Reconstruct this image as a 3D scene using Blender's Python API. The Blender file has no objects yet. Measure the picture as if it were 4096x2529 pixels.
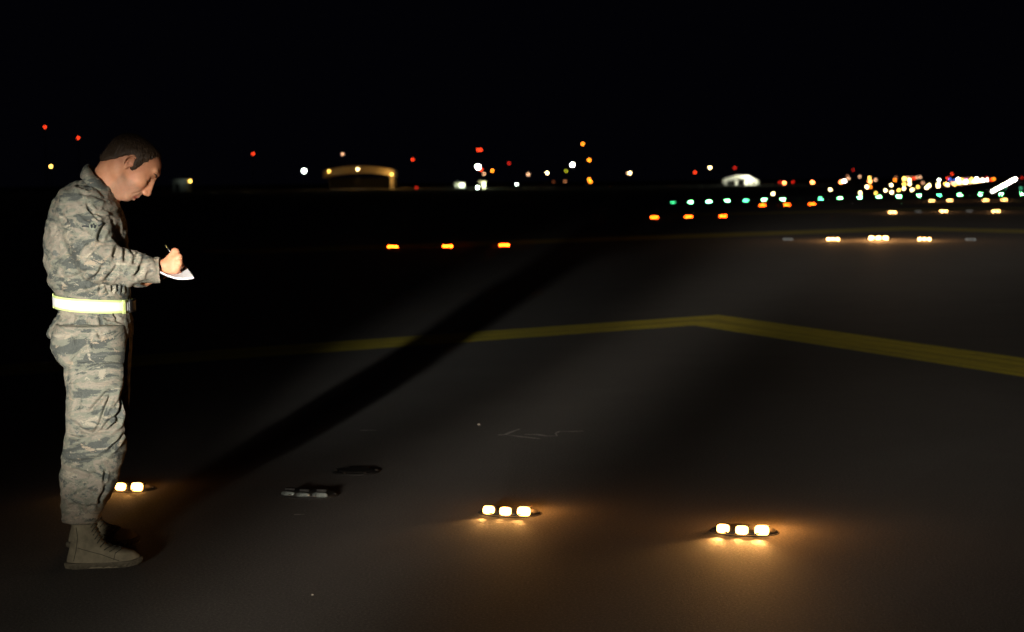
import bpy, bmesh, math, random
import numpy as np
from mathutils import Vector, Matrix
random.seed(7)
SC = bpy.context.scene
COL = SC.collection
PI = math.pi

# ------------------------------------------------------------------ camera model
H = 1.57; FS = 6960.0; PITCH = math.atan(0.07737); ROLL = 0.0100
CX, CY = 2048.0, 1264.5
cp, sp = math.cos(PITCH), math.sin(PITCH)
Fv = np.array([0, cp, -sp]); R0 = np.array([1.0, 0, 0]); U0 = np.array([0, sp, cp])
Rv = R0*math.cos(ROLL) - U0*math.sin(ROLL)
Uv = R0*math.sin(ROLL) + U0*math.cos(ROLL)
CAM = np.array([0, 0, H])

def ray(x, y):
    return Fv + (x-CX)/FS*Rv - (y-CY)/FS*Uv
def G(x, y, z=0.0):
    d = ray(x, y); t = (z-H)/d[2]
    return CAM + d*t
def W(x, y, Y):
    d = ray(x, y)
    return CAM + d*(Y/d[1])
def project(P):
    q = P - CAM
    zf = q@Fv
    return CX + FS*(q@Rv)/zf, CY - FS*(q@Uv)/zf

cam = bpy.data.cameras.new('camera'); co = bpy.data.objects.new('camera', cam); COL.objects.link(co)
M = Matrix(((Rv[0], Uv[0], -Fv[0], 0), (Rv[1], Uv[1], -Fv[1], 0), (Rv[2], Uv[2], -Fv[2], H), (0, 0, 0, 1)))
co.matrix_world = M
cam.sensor_width = 36; cam.lens = 36*FS/4096; cam.clip_start = .1; cam.clip_end = 6000
cam.dof.use_dof = True; cam.dof.focus_distance = 7.15; cam.dof.aperture_fstop = 3.4
SC.camera = co

# ------------------------------------------------------------------ materials
MATS = {}
class NT:
    def __init__(s, name):
        m = bpy.data.materials.new(name); m.use_nodes = True
        s.m = m; s.nt = m.node_tree; s.n = s.nt.nodes; s.l = s.nt.links
        s.b = s.n['Principled BSDF']; MATS[name] = m
    def add(s, t, **kw):
        nd = s.n.new(t)
        for k, v in kw.items():
            if k.startswith('i_'):
                key = k[2:]; key = int(key) if key.isdigit() else key.replace('_', ' ')
                nd.inputs[key].default_value = v
            else: setattr(nd, k, v)
        return nd
    def link(s, a, b): s.l.new(a, b)
    def coords(s, scale=(1,1,1), rot=(0,0,0)):
        t = s.add('ShaderNodeTexCoord'); mp = s.add('ShaderNodeMapping')
        mp.inputs['Scale'].default_value = scale; mp.inputs['Rotation'].default_value = rot
        s.link(t.outputs['Object'], mp.inputs['Vector']); return mp.outputs[0]
    def noise(s, vec, scale, detail=4, rough=.55, dist=0):
        nd = s.add('ShaderNodeTexNoise'); nd.inputs['Scale'].default_value = scale
        nd.inputs['Detail'].default_value = detail; nd.inputs['Roughness'].default_value = rough
        nd.inputs['Distortion'].default_value = dist
        s.link(vec, nd.inputs['Vector']); return nd.outputs['Fac']
    def ramp(s, fac, stops, interp='LINEAR'):
        r = s.add('ShaderNodeValToRGB'); cr = r.color_ramp; cr.interpolation = interp
        while len(cr.elements) < len(stops): cr.elements.new(.5)
        for e, (p, c) in zip(cr.elements, stops):
            e.position = p; e.color = (*c, 1) if len(c) == 3 else c
        s.link(fac, r.inputs[0]); return r.outputs[0]
    def mix(s, fac, a, b, mode='MIX'):
        mx = s.add('ShaderNodeMix', data_type='RGBA', blend_type=mode)
        if isinstance(fac, (int, float)): mx.inputs[0].default_value = fac
        else: s.link(fac, mx.inputs[0])
        for i, v in ((6, a), (7, b)):
            if isinstance(v, tuple): mx.inputs[i].default_value = (*v, 1)
            else: s.link(v, mx.inputs[i])
        return mx.outputs[2]
    def bump(s, h, strength=.3, dist=.01):
        b = s.add('ShaderNodeBump'); b.inputs['Strength'].default_value = strength
        b.inputs['Distance'].default_value = dist
        s.link(h, b.inputs['Height']); s.link(b.outputs[0], s.b.inputs['Normal'])
    def color(s, c):
        if isinstance(c, tuple): s.b.inputs['Base Color'].default_value = (*c, 1)
        else: s.link(c, s.b.inputs['Base Color'])
    def rough(s, r): s.b.inputs['Roughness'].default_value = r

def simple(name, c, rough=.6, metal=0, var=.25, scale=30, bump=.15):
    t = NT(name); v = t.coords(); n = t.noise(v, scale)
    lo = tuple(x*(1-var) for x in c); hi = tuple(min(1, x*(1+var)) for x in c)
    t.color(t.ramp(n, [(.3, lo), (.7, hi)])); t.rough(rough); t.b.inputs['Metallic'].default_value = metal
    if bump: t.bump(n, bump, .003)
    return t.m
def emis(name, c, s, sampled=False):
    t = NT(name)
    t.b.inputs['Base Color'].default_value = (0.02, .02, .02, 1)
    t.b.inputs['Emission Color'].default_value = (*c, 1); t.b.inputs['Emission Strength'].default_value = s
    if not sampled: t.m.cycles.emission_sampling = 'NONE'
    return t.m

# camouflage
def camo(name, seed):
    t = NT(name)
    tc = t.add('ShaderNodeTexCoord')
    sn = t.add('ShaderNodeVectorMath', operation='SNAP'); sn.inputs[1].default_value = (.0026, .0026, .0026)
    t.link(tc.outputs['Object'], sn.inputs[0])
    ad = t.add('ShaderNodeVectorMath', operation='ADD'); ad.inputs[1].default_value = (seed, seed*2, seed*3)
    t.link(sn.outputs[0], ad.inputs[0])
    def mp(sc, rot):
        m = t.add('ShaderNodeMapping'); m.inputs['Scale'].default_value = sc; m.inputs['Rotation'].default_value = rot
        t.link(ad.outputs[0], m.inputs['Vector']); return m.outputs[0]
    a = t.noise(mp((4.2, 4.2, 11), (0, .42, 0)), 1.0, 7, .62, 1.1)
    b = t.noise(mp((6.5, 6.5, 16), (0, .30, .4)), 1.0, 7, .66, 1.3)
    c = t.noise(mp((14, 14, 34), (0, -.2, 0)), 1.0, 6, .72, .5)
    tan = (.24, .208, .162); grn = (.16, .165, .125); slate = (.046, .056, .051); lt = (.32, .285, .215)
    base = t.ramp(a, [(0, slate), (.445, grn), (.505, tan), (.565, grn), (.60, slate), (.69, tan)], 'CONSTANT')
    m2 = t.ramp(b, [(0, (1, 1, 1)), (.405, (0, 0, 0))], 'CONSTANT')
    base = t.mix(m2, base, lt)
    m3 = t.ramp(c, [(0, (0, 0, 0)), (.60, (1, 1, 1))], 'CONSTANT')
    base = t.mix(m3, base, (.085, .095, .085))
    m4 = t.ramp(c, [(0, (1, 1, 1)), (.385, (0, 0, 0))], 'CONSTANT')
    base = t.mix(m4, base, (.32, .255, .18))
    f = t.noise(tc.outputs['Object'], 260, 3)
    base = t.mix(.14, base, t.ramp(f, [(.3, (.06, .06, .055)), (.7, (.4, .36, .3))]))
    t.color(base); t.rough(.88)
    w = t.noise(tc.outputs['Object'], 30, 6, .62, 1.6)
    t.bump(w, .5, .009)
    return t.m
camo_j = camo('camouflage_cloth', 3.1); camo_t = camo('camouflage_trouser_cloth', 8.7)

t = NT('skin'); v = t.coords()
n = t.noise(v, 26, 4); n2 = t.noise(v, 9, 3)
c = t.ramp(n, [(.3, (.50, .205, .105)), (.7, (.64, .305, .165))])
c = t.mix(t.ramp(n2, [(.45, (0, 0, 0)), (.75, (.55, .55, .55))]), c, (.55, .19, .12))
at = t.add('ShaderNodeAttribute', attribute_name='tint'); sx = t.add('ShaderNodeSeparateColor'); t.link(at.outputs['Color'], sx.inputs[0])
c = t.mix(sx.outputs[0], c, (.36, .10, .075)); c = t.mix(sx.outputs[1], c, (.27, .19, .14))
t.color(c); t.rough(.62); t.bump(t.noise(v, 300, 3), .15, .001)
t.b.inputs['Subsurface Weight'].default_value = .12; t.b.inputs['Subsurface Radius'].default_value = (.012, .005, .003)
t.b.inputs['Subsurface Scale'].default_value = .4
skin = t.m
t = NT('hair'); v = t.coords((1, 1, 1), (0, PI/4, 0))
mp = t.coords((300, 300, 40), (0, .5, 0)); n = t.noise(mp, 1, 3)
t.color(t.ramp(n, [(.3, (.015, .008, .004)), (.58, (.048, .026, .011)), (.75, (.11, .060, .024))])); t.rough(.62); t.bump(n, .9, .004)
hairm = t.m
boot_m = simple('suede_boot', (.185, .165, .11), .9, 0, .3, 22, .5)
sole_m = simple('boot_sole', (.085, .075, .05), .9, 0, .25, 50)
lace_m = simple('boot_lace', (.045, .045, .03), .9)
neon_m = simple('neon_belt_fabric', (.80, .96, .36), .6, 0, .06, 80, .1)
silver_m = simple('silver_reflective_tape', (.95, .95, .93), .55, 0, .04, 120, .1)
buckle_m = simple('black_plastic', (.02, .02, .02), .35)
thread_m = simple('embroidery_thread', (.018, .022, .028), .9)
patchbg_m = simple('patch_ground', (.21, .225, .17), .9)
paper_m = simple('paper', (.84, .84, .86), .6, 0, .02, 20, 0)
cover_m = simple('notebook_cover', (.6, .6, .62), .6)
pen_m = simple('pen_barrel', (.015, .015, .015), .25)
brass_m = simple('pen_clip', (.5, .42, .1), .3, 1)
ring_m = simple('rusty_ring', (.02, .018, .016), .9, .1, .4, 60)
metal_m = simple('weathered_fixture_metal', (.035, .034, .032), .5, .7, .4, 70)
dark_metal = simple('dark_mast_metal', (.05, .05, .05), .6, .5)
glass_off = simple('unlit_lens_glass', (.16, .18, .17), .06, 0, .8, 45, .0)
glass_off.node_tree.nodes['Principled BSDF'].inputs['Metallic'].default_value = .25
concrete_wall = simple('painted_block_wall', (.42, .38, .3), .85, 0, .15, 2)
white_wall = simple('white_painted_wall', (.75, .75, .68), .7, 0, .08, 3)
roof_m = simple('sheet_metal_roof', (.36, .3, .2), .7, 0, .2, 3)
shade_door_black = simple('interior_shade_and_door', (.02, .02, .02), .9)  # near-black colour stands in for shade inside buildings, also on cabin doors
chalk_m = simple('chalk', (.34, .32, .30), .95, 0, .3, 40, 0)
stone_m = simple('stone', (.2, .18, .15), .9)

t = NT('asphalt'); v = t.coords()
a = t.noise(v, 85, 6, .78); b = t.noise(v, 1.3, 5, .6); c = t.noise(v, .22, 4)
col = t.ramp(a, [(.34, (.015, .014, .013)), (.5, (.066, .062, .057)), (.66, (.21, .195, .175))])
col = t.mix(.25, col, t.ramp(b, [(.3, (.05, .047, .044)), (.7, (.12, .113, .105))]))
col = t.mix(.2, col, t.ramp(c, [(.35, (.055, .05, .047)), (.65, (.11, .105, .098))]))
vo = t.add('ShaderNodeTexVoronoi'); vo.inputs['Scale'].default_value = 95; t.link(v, vo.inputs['Vector'])
sp_ = t.ramp(vo.outputs['Distance'], [(.02, (1, 1, 1)), (.12, (0, 0, 0))])
spn = t.ramp(t.noise(v, 60, 2), [(.58, (0, 0, 0)), (.66, (1, 1, 1))])
msk = t.mix(1.0, sp_, spn, 'MULTIPLY')
col = t.mix(msk, col, (.3, .27, .23))
t.color(col); t.rough(.8); t.bump(a, .8, .007); asphalt = t.m

t = NT('concrete'); v = t.coords(); a = t.noise(v, 3, 6); t.color(t.ramp(a, [(.3, (.2, .19, .175)), (.7, (.34, .32, .3))])); t.rough(.85); concrete = t.m
t = NT('dry_grass_ground'); v = t.coords(); a = t.noise(v, 2, 6, .7); t.color(t.ramp(a, [(.3, (.02, .024, .01)), (.7, (.06, .06, .03))])); t.rough(.95); grassm = t.m
t = NT('yellow_paint'); v = t.coords((1, 1, 1))
tc = t.add('ShaderNodeUVMap'); mpn = t.add('ShaderNodeMapping'); mpn.inputs['Scale'].default_value = (.25, 7, 1)
t.link(tc.outputs[0], mpn.inputs['Vector'])
s1 = t.noise(mpn.outputs[0], 1, 3); a = t.noise(v, 110, 4, .7); b = t.noise(v, 5, 4)
col = t.ramp(s1, [(.3, (.38, .31, .006)), (.5, (.64, .52, .008)), (.7, (.78, .65, .02))])
col = t.mix(t.ramp(a, [(.36, (.75, .75, .75)), (.52, (0, 0, 0))]), col, (.12, .10, .03))
col = t.mix(t.ramp(b, [(.30, (.5, .5, .5)), (.45, (0, 0, 0))]), col, (.2, .16, .03))
t.color(col); t.rough(.85); t.bump(a, .8, .016); yellow = t.m

# ------------------------------------------------------------------ object helpers
def tag(o, label=None, cat=None, group=None, kind=None):
    if label: o['label'] = label
    if cat: o['category'] = cat
    if group: o['group'] = group
    if kind: o['kind'] = kind
    return o
def mesh_obj(name, verts, faces, mat=None, parent=None, smooth=False, loc=(0, 0, 0)):
    me = bpy.data.meshes.new(name); me.from_pydata([tuple(map(float, v)) for v in verts], [], [tuple(map(int, f)) for f in faces]); me.validate(); me.update()
    o = bpy.data.objects.new(name, me); COL.objects.link(o)
    if mat: me.materials.append(mat)
    if smooth:
        for p in me.polygons: p.use_smooth = True
    if parent: o.parent = parent
    o.location = loc
    return o
def bm_obj(name, bm, mat=None, parent=None, smooth=False, loc=(0, 0, 0)):
    me = bpy.data.meshes.new(name); bm.to_mesh(me); bm.free()
    o = bpy.data.objects.new(name, me); COL.objects.link(o)
    if mat: me.materials.append(mat)
    if smooth:
        for p in me.polygons: p.use_smooth = True
    if parent: o.parent = parent
    o.location = loc
    return o
def empty(name, loc=(0, 0, 0), rz=0):
    o = bpy.data.objects.new(name, None); COL.objects.link(o); o.empty_display_size = .1
    o.location = tuple(map(float, loc)); o.rotation_euler = (0, 0, rz); return o
def bm_box(bm, c, s, m=None):
    r = bmesh.ops.create_cube(bm, size=1.0)
    for v in r['verts']:
        v.co = Vector((v.co.x*s[0]+c[0], v.co.y*s[1]+c[1], v.co.z*s[2]+c[2]))
        if m is not None: v.co = m @ v.co
    return r['verts']
def bm_cyl(bm, c, r1, r2, h, n=20, m=None):
    r = bmesh.ops.create_cone(bm, cap_ends=True, segments=n, radius1=r1, radius2=r2, depth=h)
    for v in r['verts']:
        v.co = v.co + Vector(c) + Vector((0, 0, h/2))
        if m is not None: v.co = m @ v.co
    return r['verts']
def bm_ball(bm, c, r, sub=2, s=(1, 1, 1)):
    q = bmesh.ops.create_icosphere(bm, subdivisions=sub, radius=1.0)
    for v in q['verts']: v.co = Vector((v.co.x*r*s[0]+c[0], v.co.y*r*s[1]+c[1], v.co.z*r*s[2]+c[2]))
def tube(name, pts, r, mat, parent=None, loc=(0, 0, 0), n=8):
    V = []; Fc = []; pts = [Vector(tuple(map(float, p))) for p in pts]
    up = Vector((0, 0, 1))
    for i, p in enumerate(pts):
        d = (pts[min(i+1, len(pts)-1)] - pts[max(i-1, 0)]).normalized()
        a = d.cross(up);
        if a.length < .1: a = d.cross(Vector((1, 0, 0)))
        a.normalize(); b = d.cross(a)
        rr = r[i] if isinstance(r, (list, tuple)) else r
        for k in range(n):
            th = 2*PI*k/n; V.append(p + a*math.cos(th)*rr + b*math.sin(th)*rr)
    for i in range(len(pts)-1):
        for k in range(n):
            Fc.append((i*n+k, i*n+(k+1) % n, (i+1)*n+(k+1) % n, (i+1)*n+k))
    Fc.append(tuple(range(n-1, -1, -1))); Fc.append(tuple((len(pts)-1)*n+k for k in range(n)))
    return mesh_obj(name, V, Fc, mat, parent, True, loc)

# ------------------------------------------------------------------ world
w = bpy.data.worlds.new('World'); SC.world = w; w.use_nodes = True
nt = w.node_tree; bg = nt.nodes['Background']
sky = nt.nodes.new('ShaderNodeTexSky'); sky.sky_type = 'NISHITA'; sky.sun_disc = False
sky.sun_elevation = math.radians(-8); sky.sun_rotation = math.radians(200)
ad = nt.nodes.new('ShaderNodeVectorMath'); ad.operation = 'ADD'; ad.inputs[1].default_value = (.004, .004, .0085)
nt.links.new(sky.outputs[0], ad.inputs[0]); nt.links.new(ad.outputs[0], bg.inputs[0]); bg.inputs[1].default_value = .15

# ------------------------------------------------------------------ implicit-surface modelling
def smin(a, b, k):
    if k <= 0: return np.minimum(a, b)
    h = np.clip(.5+.5*(b-a)/k, 0, 1)
    return b*(1-h)+a*h - k*h*(1-h)
class Grid:
    def __init__(s, lo, hi, h):
        s.lo = np.array(lo, float); s.h = h
        s.n = [int(math.ceil((hi[i]-lo[i])/h))+1 for i in range(3)]
        s.ax = [(s.lo[i]+np.arange(s.n[i])*h).astype(np.float32) for i in range(3)]
        s.f = np.full(s.n, .2, np.float32)
    def sub(s, lo, hi):
        sl = []
        for i in range(3):
            a = max(0, int((lo[i]-s.lo[i])/s.h)-1); b = min(s.n[i], int((hi[i]-s.lo[i])/s.h)+3)
            if b <= a: return None
            sl.append(slice(a, b))
        return tuple(sl)
    def apply(s, fn, lo, hi, k=.01, op='add', pad=.035):
        sl = s.sub([lo[i]-pad for i in range(3)], [hi[i]+pad for i in range(3)])
        if sl is None: return
        X = s.ax[0][sl[0]][:, None, None]; Y = s.ax[1][sl[1]][None, :, None]; Z = s.ax[2][sl[2]][None, None, :]
        d = fn(X, Y, Z).astype(np.float32)
        if op == 'add': s.f[sl] = smin(s.f[sl], d, k)
        elif op == 'cut': s.f[sl] = -smin(-s.f[sl], d, k)
    def cap(s, a, b, r1, r2=None, k=.01, op='add'):
        if r2 is None: r2 = r1
        a = np.array(a, float); b = np.array(b, float); ab = b-a; L2 = float(ab@ab)+1e-12
        def fn(X, Y, Z):
            t = np.clip(((X-a[0])*ab[0]+(Y-a[1])*ab[1]+(Z-a[2])*ab[2])/L2, 0, 1)
            return np.sqrt((X-a[0]-t*ab[0])**2+(Y-a[1]-t*ab[1])**2+(Z-a[2]-t*ab[2])**2)-(r1+(r2-r1)*t)
        r = max(r1, r2)
        s.apply(fn, np.minimum(a, b)-r, np.maximum(a, b)+r, k, op)
    def ell(s, c, r, R=None, k=.01, op='add'):
        c = np.array(c, float); r = np.array(r, float); R = np.eye(3) if R is None else R   # columns = axes
        def fn(X, Y, Z):
            dx, dy, dz = X-c[0], Y-c[1], Z-c[2]
            q = [(dx*R[0, i]+dy*R[1, i]+dz*R[2, i]) for i in range(3)]
            k0 = np.sqrt(sum((q[i]/r[i])**2 for i in range(3))); k1 = np.sqrt(sum((q[i]/r[i]**2)**2 for i in range(3)))+1e-9
            return k0*(k0-1)/k1
        m = r.max(); s.apply(fn, c-m, c+m, k, op)
    def loft(s, rows, k=.01, n=2.3, yaw=0.0):
        """rows: (z, xback, xfront, yc, ry) descending or ascending z"""
        rows = sorted(rows); zz = np.array([r[0] for r in rows]); xb = np.array([r[1] for r in rows]); xf = np.array([r[2] for r in rows])
        yc = np.array([r[3] for r in rows]); ry = np.array([r[4] for r in rows])
        def fn(X, Y, Z):
            z = Z.ravel()
            b = np.interp(z, zz, xb)[None, None]; f = np.interp(z, zz, xf)[None, None]
            c = np.interp(z, zz, yc)[None, None]; r = np.interp(z, zz, ry)[None, None]
            xc = (b+f)/2; rx = (f-b)/2
            dx = X-xc; dy = Y-c; cq, sq = math.cos(yaw), math.sin(yaw)
            if yaw: dx, dy = dx*cq+dy*sq, -dx*sq+dy*cq; rx = np.sqrt(np.maximum(rx**2-(r*sq)**2, 1e-4))/cq if True else rx
            g = (np.abs(dx/rx)**n+np.abs(dy/r)**n)**(1/n)
            d = (g-1)*np.minimum(rx, r)
            e = np.maximum(Z-zz[-1], zz[0]-Z)
            return np.maximum(d, e)+0*X
        s.apply(fn, (xb.min(), (yc-ry).min(), zz[0]), (xf.max(), (yc+ry).max(), zz[-1]), k)
    def mesh(s):
        f = s.f; nx, ny, nz = f.shape; ins = f < 0
        c = np.zeros((nx-1, ny-1, nz-1), np.uint8)
        for i in (0, 1):
            for j in (0, 1):
                for k in (0, 1): c += ins[i:nx-1+i, j:ny-1+j, k:nz-1+k]
        act = (c > 0) & (c < 8); idx = np.full(act.shape, -1, np.int64); ii = np.argwhere(act); idx[act] = np.arange(len(ii))
        P = np.zeros((len(ii), 3)); cnt = np.zeros(len(ii))
        cor = [(i, j, k) for i in (0, 1) for j in (0, 1) for k in (0, 1)]
        val = {q: f[ii[:, 0]+q[0], ii[:, 1]+q[1], ii[:, 2]+q[2]].astype(float) for q in cor}
        for a in cor:
            for d in range(3):
                if a[d] == 0:
                    b = list(a); b[d] = 1; b = tuple(b); va, vb = val[a], val[b]
                    m = (va < 0) != (vb < 0); t = np.where(m, va/np.where(m, va-vb, 1), 0)
                    p = np.tile(np.array(a, float), (len(ii), 1)); p[:, d] += t
                    P[m] += p[m]; cnt[m] += 1
        P = P/cnt[:, None]+ii; V = s.lo+P*s.h
        Fs = []
        for d in range(3):
            u, v = (d+1) % 3, (d+2) % 3
            sa = [slice(1, -1)]*3; sa[d] = slice(0, -1); sb = [slice(1, -1)]*3; sb[d] = slice(1, None)
            A = ins[tuple(sa)]; B = ins[tuple(sb)]; e = np.argwhere(A != B); flip = A[A != B]
            o = np.zeros(3, int); o[u] = 1; o[v] = 1; o[d] = 0; e = e+o
            def at(du, dv):
                q = e.copy(); q[:, u] -= du; q[:, v] -= dv; return idx[q[:, 0], q[:, 1], q[:, 2]]
            q = np.stack([at(1, 1), at(0, 1), at(0, 0), at(1, 0)], 1)
            q[~flip] = q[~flip][:, ::-1]; Fs.append(q)
        F_ = np.concatenate(Fs); F_ = F_[(F_ >= 0).all(1)]
        return V, F_
def vnormals(V, F_):
    n = np.cross(V[F_[:, 2]]-V[F_[:, 0]], V[F_[:, 3]]-V[F_[:, 1]]); N = np.zeros_like(V)
    for k in range(4): np.add.at(N, F_[:, k], n)
    return N/(np.linalg.norm(N, axis=1)[:, None]+1e-12)
def relax(V, F_, it=2, w_=.5):
    for _ in range(it):
        S = np.zeros_like(V); C = np.zeros(len(V))
        for k in range(4):
            for m in (1, 3):
                np.add.at(S, F_[:, k], V[F_[:, (k+m) % 4]]); np.add.at(C, F_[:, k], 1)
        V = V*(1-w_)+S/np.maximum(C, 1)[:, None]*w_
    return V
_rng = np.random.RandomState(5); _T = _rng.rand(64, 64, 64)
def vnoise(P, seed=0):
    P = P+seed*7.31; i = np.floor(P).astype(int); f = P-i; f = f*f*(3-2*f); r = 0
    for a in (0, 1):
        for b in (0, 1):
            for c in (0, 1):
                wgt = (f[:, 0] if a else 1-f[:, 0])*(f[:, 1] if b else 1-f[:, 1])*(f[:, 2] if c else 1-f[:, 2])
                r = r+wgt*_T[(i[:, 0]+a) % 64, (i[:, 1]+b) % 64, (i[:, 2]+c) % 64]
    return r
def ridged(P, seed): return (1-np.abs(2*vnoise(P, seed)-1))**2.2
def roty(P, a):
    c, s_ = math.cos(a), math.sin(a); Q = P.copy(); Q[:, 0] = P[:, 0]*c+P[:, 2]*s_; Q[:, 2] = -P[:, 0]*s_+P[:, 2]*c; return Q
def folds(V, N, lines):
    """press creases into the near side of a garment along traced lines (source pixels), each beside a raised roll"""
    px, py = project_arr(V); D = np.zeros(len(V)); near = np.clip(-N[:, 1]*1.7-.15, 0, 1)
    for ln, wd, dep in lines:
        best = np.full(len(V), 1e9); side = np.zeros(len(V)); tt = np.zeros(len(V)); L = len(ln)-1
        for i in range(L):
            (x0, y0), (x1, y1) = ln[i], ln[i+1]; dx, dy = x1-x0, y1-y0; l2 = dx*dx+dy*dy
            t = np.clip(((px-x0)*dx+(py-y0)*dy)/l2, 0, 1); ex = px-x0-t*dx; ey = py-y0-t*dy; d = np.hypot(ex, ey)
            m = d < best; best[m] = d[m]; side[m] = ((ex*dy-ey*dx)/math.sqrt(l2))[m]; tt[m] = (i+t[m])/L
        ta = np.clip(np.minimum(tt, 1-tt)*5+.15, 0, 1)
        D -= dep*np.exp(-(best/wd)**2)*ta
        D += .42*dep*np.exp(-((best-2.1*wd)/(1.2*wd))**2)*ta
    return D*near
def project_arr(V):
    q = V-CAM; zf = q@Fv; return CX+FS*(q@Rv)/zf, CY-FS*(q@Uv)/zf

# ------------------------------------------------------------------ the person
YC = 7.22; YR = 7.06; YL = 7.46
BASE = np.array([W(330, 2280, YR)[0], YC, 0.0])
def npmesh(name, V, F_, mat, parent=None, smooth=True, off=True):
    V = V-BASE if off else V
    me = bpy.data.meshes.new(name); me.vertices.add(len(V)); me.vertices.foreach_set('co', V.astype(np.float32).ravel())
    me.loops.add(F_.size); me.loops.foreach_set('vertex_index', F_.astype(np.int32).ravel())
    me.polygons.add(len(F_)); me.polygons.foreach_set('loop_start', np.arange(0, F_.size, 4, dtype=np.int32))
    me.polygons.foreach_set('loop_total', np.full(len(F_), 4, np.int32))
    if smooth: me.polygons.foreach_set('use_smooth', np.ones(len(F_), bool))
    me.update(calc_edges=True); me.validate(); me.materials.append(mat)
    o = bpy.data.objects.new(name, me); COL.objects.link(o)
    if parent: o.parent = parent
    return o

# head frame: fwd (face), up (crown), side (towards the camera = -Y)
HC = W(505, 655, YC); s45 = math.sqrt(.5)
FW = np.array([s45, 0, -s45]); UP = np.array([s45, 0, s45]); SD = np.array([0.27, -1, 0.08]); SD /= np.linalg.norm(SD)
FW = FW-SD*(FW@SD); FW /= np.linalg.norm(FW); UP = np.cross(FW, SD)*1.0
if UP[2] < 0: UP = -UP
HR = np.stack([FW, UP, SD], 1)
SCL = 1.035
def hp(f, u, s_=0): return HC+(FW*f+UP*u+SD*s_)*.001*SCL
def he(g, c, r, k=8, op='add', rot=None):
    R = HR if rot is None else HR@rot
    g.ell(hp(*c), np.array(r)*.001*SCL, R, k*.001, op)
def hcap(g, a, b, r1, r2=None, k=8, op='add'):
    g.cap(hp(*a), hp(*b), r1*.001*SCL, (r2 if r2 else r1)*.001*SCL, k*.001, op)
def head_core(g, hair=False):
    he(g, (2, 32, 0), (96, 84, 76), 5)
    he(g, (50, 56, 0), (68, 58, 63), 25)
    he(g, (66, -18, 0), (57, 76, 56), 25)
    for s_ in (-1, 1):
        hcap(g, (112, 56, 8*s_), (101, 57, 40*s_), 12, 10, 14)
        he(g, (84, -12, 36*s_), (28, 27, 24), 18)
        hcap(g, (86, -88, 12*s_), (16, -56, 50*s_), 20, 17, 24)
    g.cap(hp(-8, -34), W(408, 790, YC), .062*(1.0), .060, .03)
    g.cap(hp(-38, -42), W(385, 752, YC), .042, .045, .03)
    if hair: return
    he(g, (92, -52, 0), (31, 38, 36), 14)
    he(g, (92, -88, 0), (22, 22, 26), 12)
    for s_ in (-1, 1):
        he(g, (127, 16, 34*s_), (23, 14, 19), 10, 'cut')
        he(g, (93, 17, 33*s_), (16, 13, 16), 5)
        hcap(g, (111, 12, 24*s_), (105, 12, 43*s_), 3, 2.4, 3)
    hcap(g, (105, 36, 0), (126, -24, 0), 14, 16, 9)
    hcap(g, (118, 36, 0), (142, -17, 0), 7.5, 9.6, 9)
    he(g, (142, -24, 0), (13, 12, 12.5), 7)
    for s_ in (-1, 1):
        he(g, (133, -31, 13*s_), (12, 9, 7), 4)
        he(g, (137, -39, 7.5*s_), (7, 4, 3.2), 2, 'cut')
    hcap(g, (126, -42, 0), (124, -56, 0), 4, 6, 6)
    for s_ in (-1, 1): hcap(g, (122, -36, 22*s_), (104, -70, 33*s_), 2.6, 2.0, 6, 'cut')
    hcap(g, (124, -62, 0), (106, -68, 21*1), 6, 3.4, 4); hcap(g, (124, -62, 0), (106, -68, -21), 6, 3.4, 4)
    hcap(g, (119, -78, 0), (105, -75, 18), 7, 3.4, 4); hcap(g, (119, -78, 0), (105, -75, -18), 7, 3.4, 4)
    hcap(g, (131, -70, 0), (109, -72, 18), 2.0, 1.0, 3, 'cut'); hcap(g, (131, -70, 0), (109, -72, -18), 2.0, 1.0, 3, 'cut')
    # neck
    for s_ in (-1, 1):
        g.cap(hp(-22, -28, 46*s_), W(436, 776, YC-.02*s_), .020, .018, .02)
        # ear
        rot = Matrix.Rotation(math.radians(-8), 3, 'Z'); out = 24
        c0 = (6, 8)
        ang = [math.radians(a) for a in range(-30, 240, 18)]
        pts = []
        for a in ang:
            ef = c0[0]-0+18*math.cos(a+.18)*1.0; eu = c0[1]+29*math.sin(a+.18)
            pts.append((ef, eu, s_*(76+(3 if ef > 4 else 9)-0.16*(ef-c0[0]))))
        for p, q in zip(pts[:-1], pts[1:]): hcap(g, p, q, 3.8, 3.8, 1.5)
        he(g, (8, 5, 76*s_), (15, 24, 5.5), 4)
        he(g, (9, 1, 84*s_), (7.5, 9, 7), 3, 'cut')
        he(g, (4, 15, 86*s_), (9, 11, 5), 3, 'cut')
        hcap(g, (17, -8, 77*s_), (20, 4, 76*s_), 4.2, 3.4, 2)
        he(g, (11, -20, 77*s_), (8, 9, 4.5), 5)
        hcap(g, (-2, -5, 80*s_), (1, 19, 81*s_), 3, 2.6, 2)

def hand(g, wrist, knuck, spread, curlpts, rads, thumb, palm_r=.017):
    """wrist point, four knuckle points, for each finger its following joints; thumb joints"""
    for kp in knuck: g.cap(wrist, kp, palm_r*1.1, palm_r*.66, .008)
    for a, b in zip(knuck[:-1], knuck[1:]): g.cap(a, b, palm_r*.72, palm_r*.72, .008)
    for kp, js, r in zip(knuck, curlpts, rads):
        q = [kp]+js
        for i in range(len(q)-1): g.cap(q[i], q[i+1], r*(1-.07*i), r*(1-.07*(i+1)), .0025)
    for i in range(len(thumb)-1): g.cap(thumb[i], thumb[i+1], .0125-.0016*i, .0108-.0012*i, .004)

lo = W(180, 540, 6.9); hi = W(760, 540, 6.9)
gb = Grid((W(180, 1000, 7.2)[0], 6.86, .05), (W(800, 1000, 7.2)[0], 7.62, W(500, 500, YC)[2]), .0034)
head_core(gb)
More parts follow.
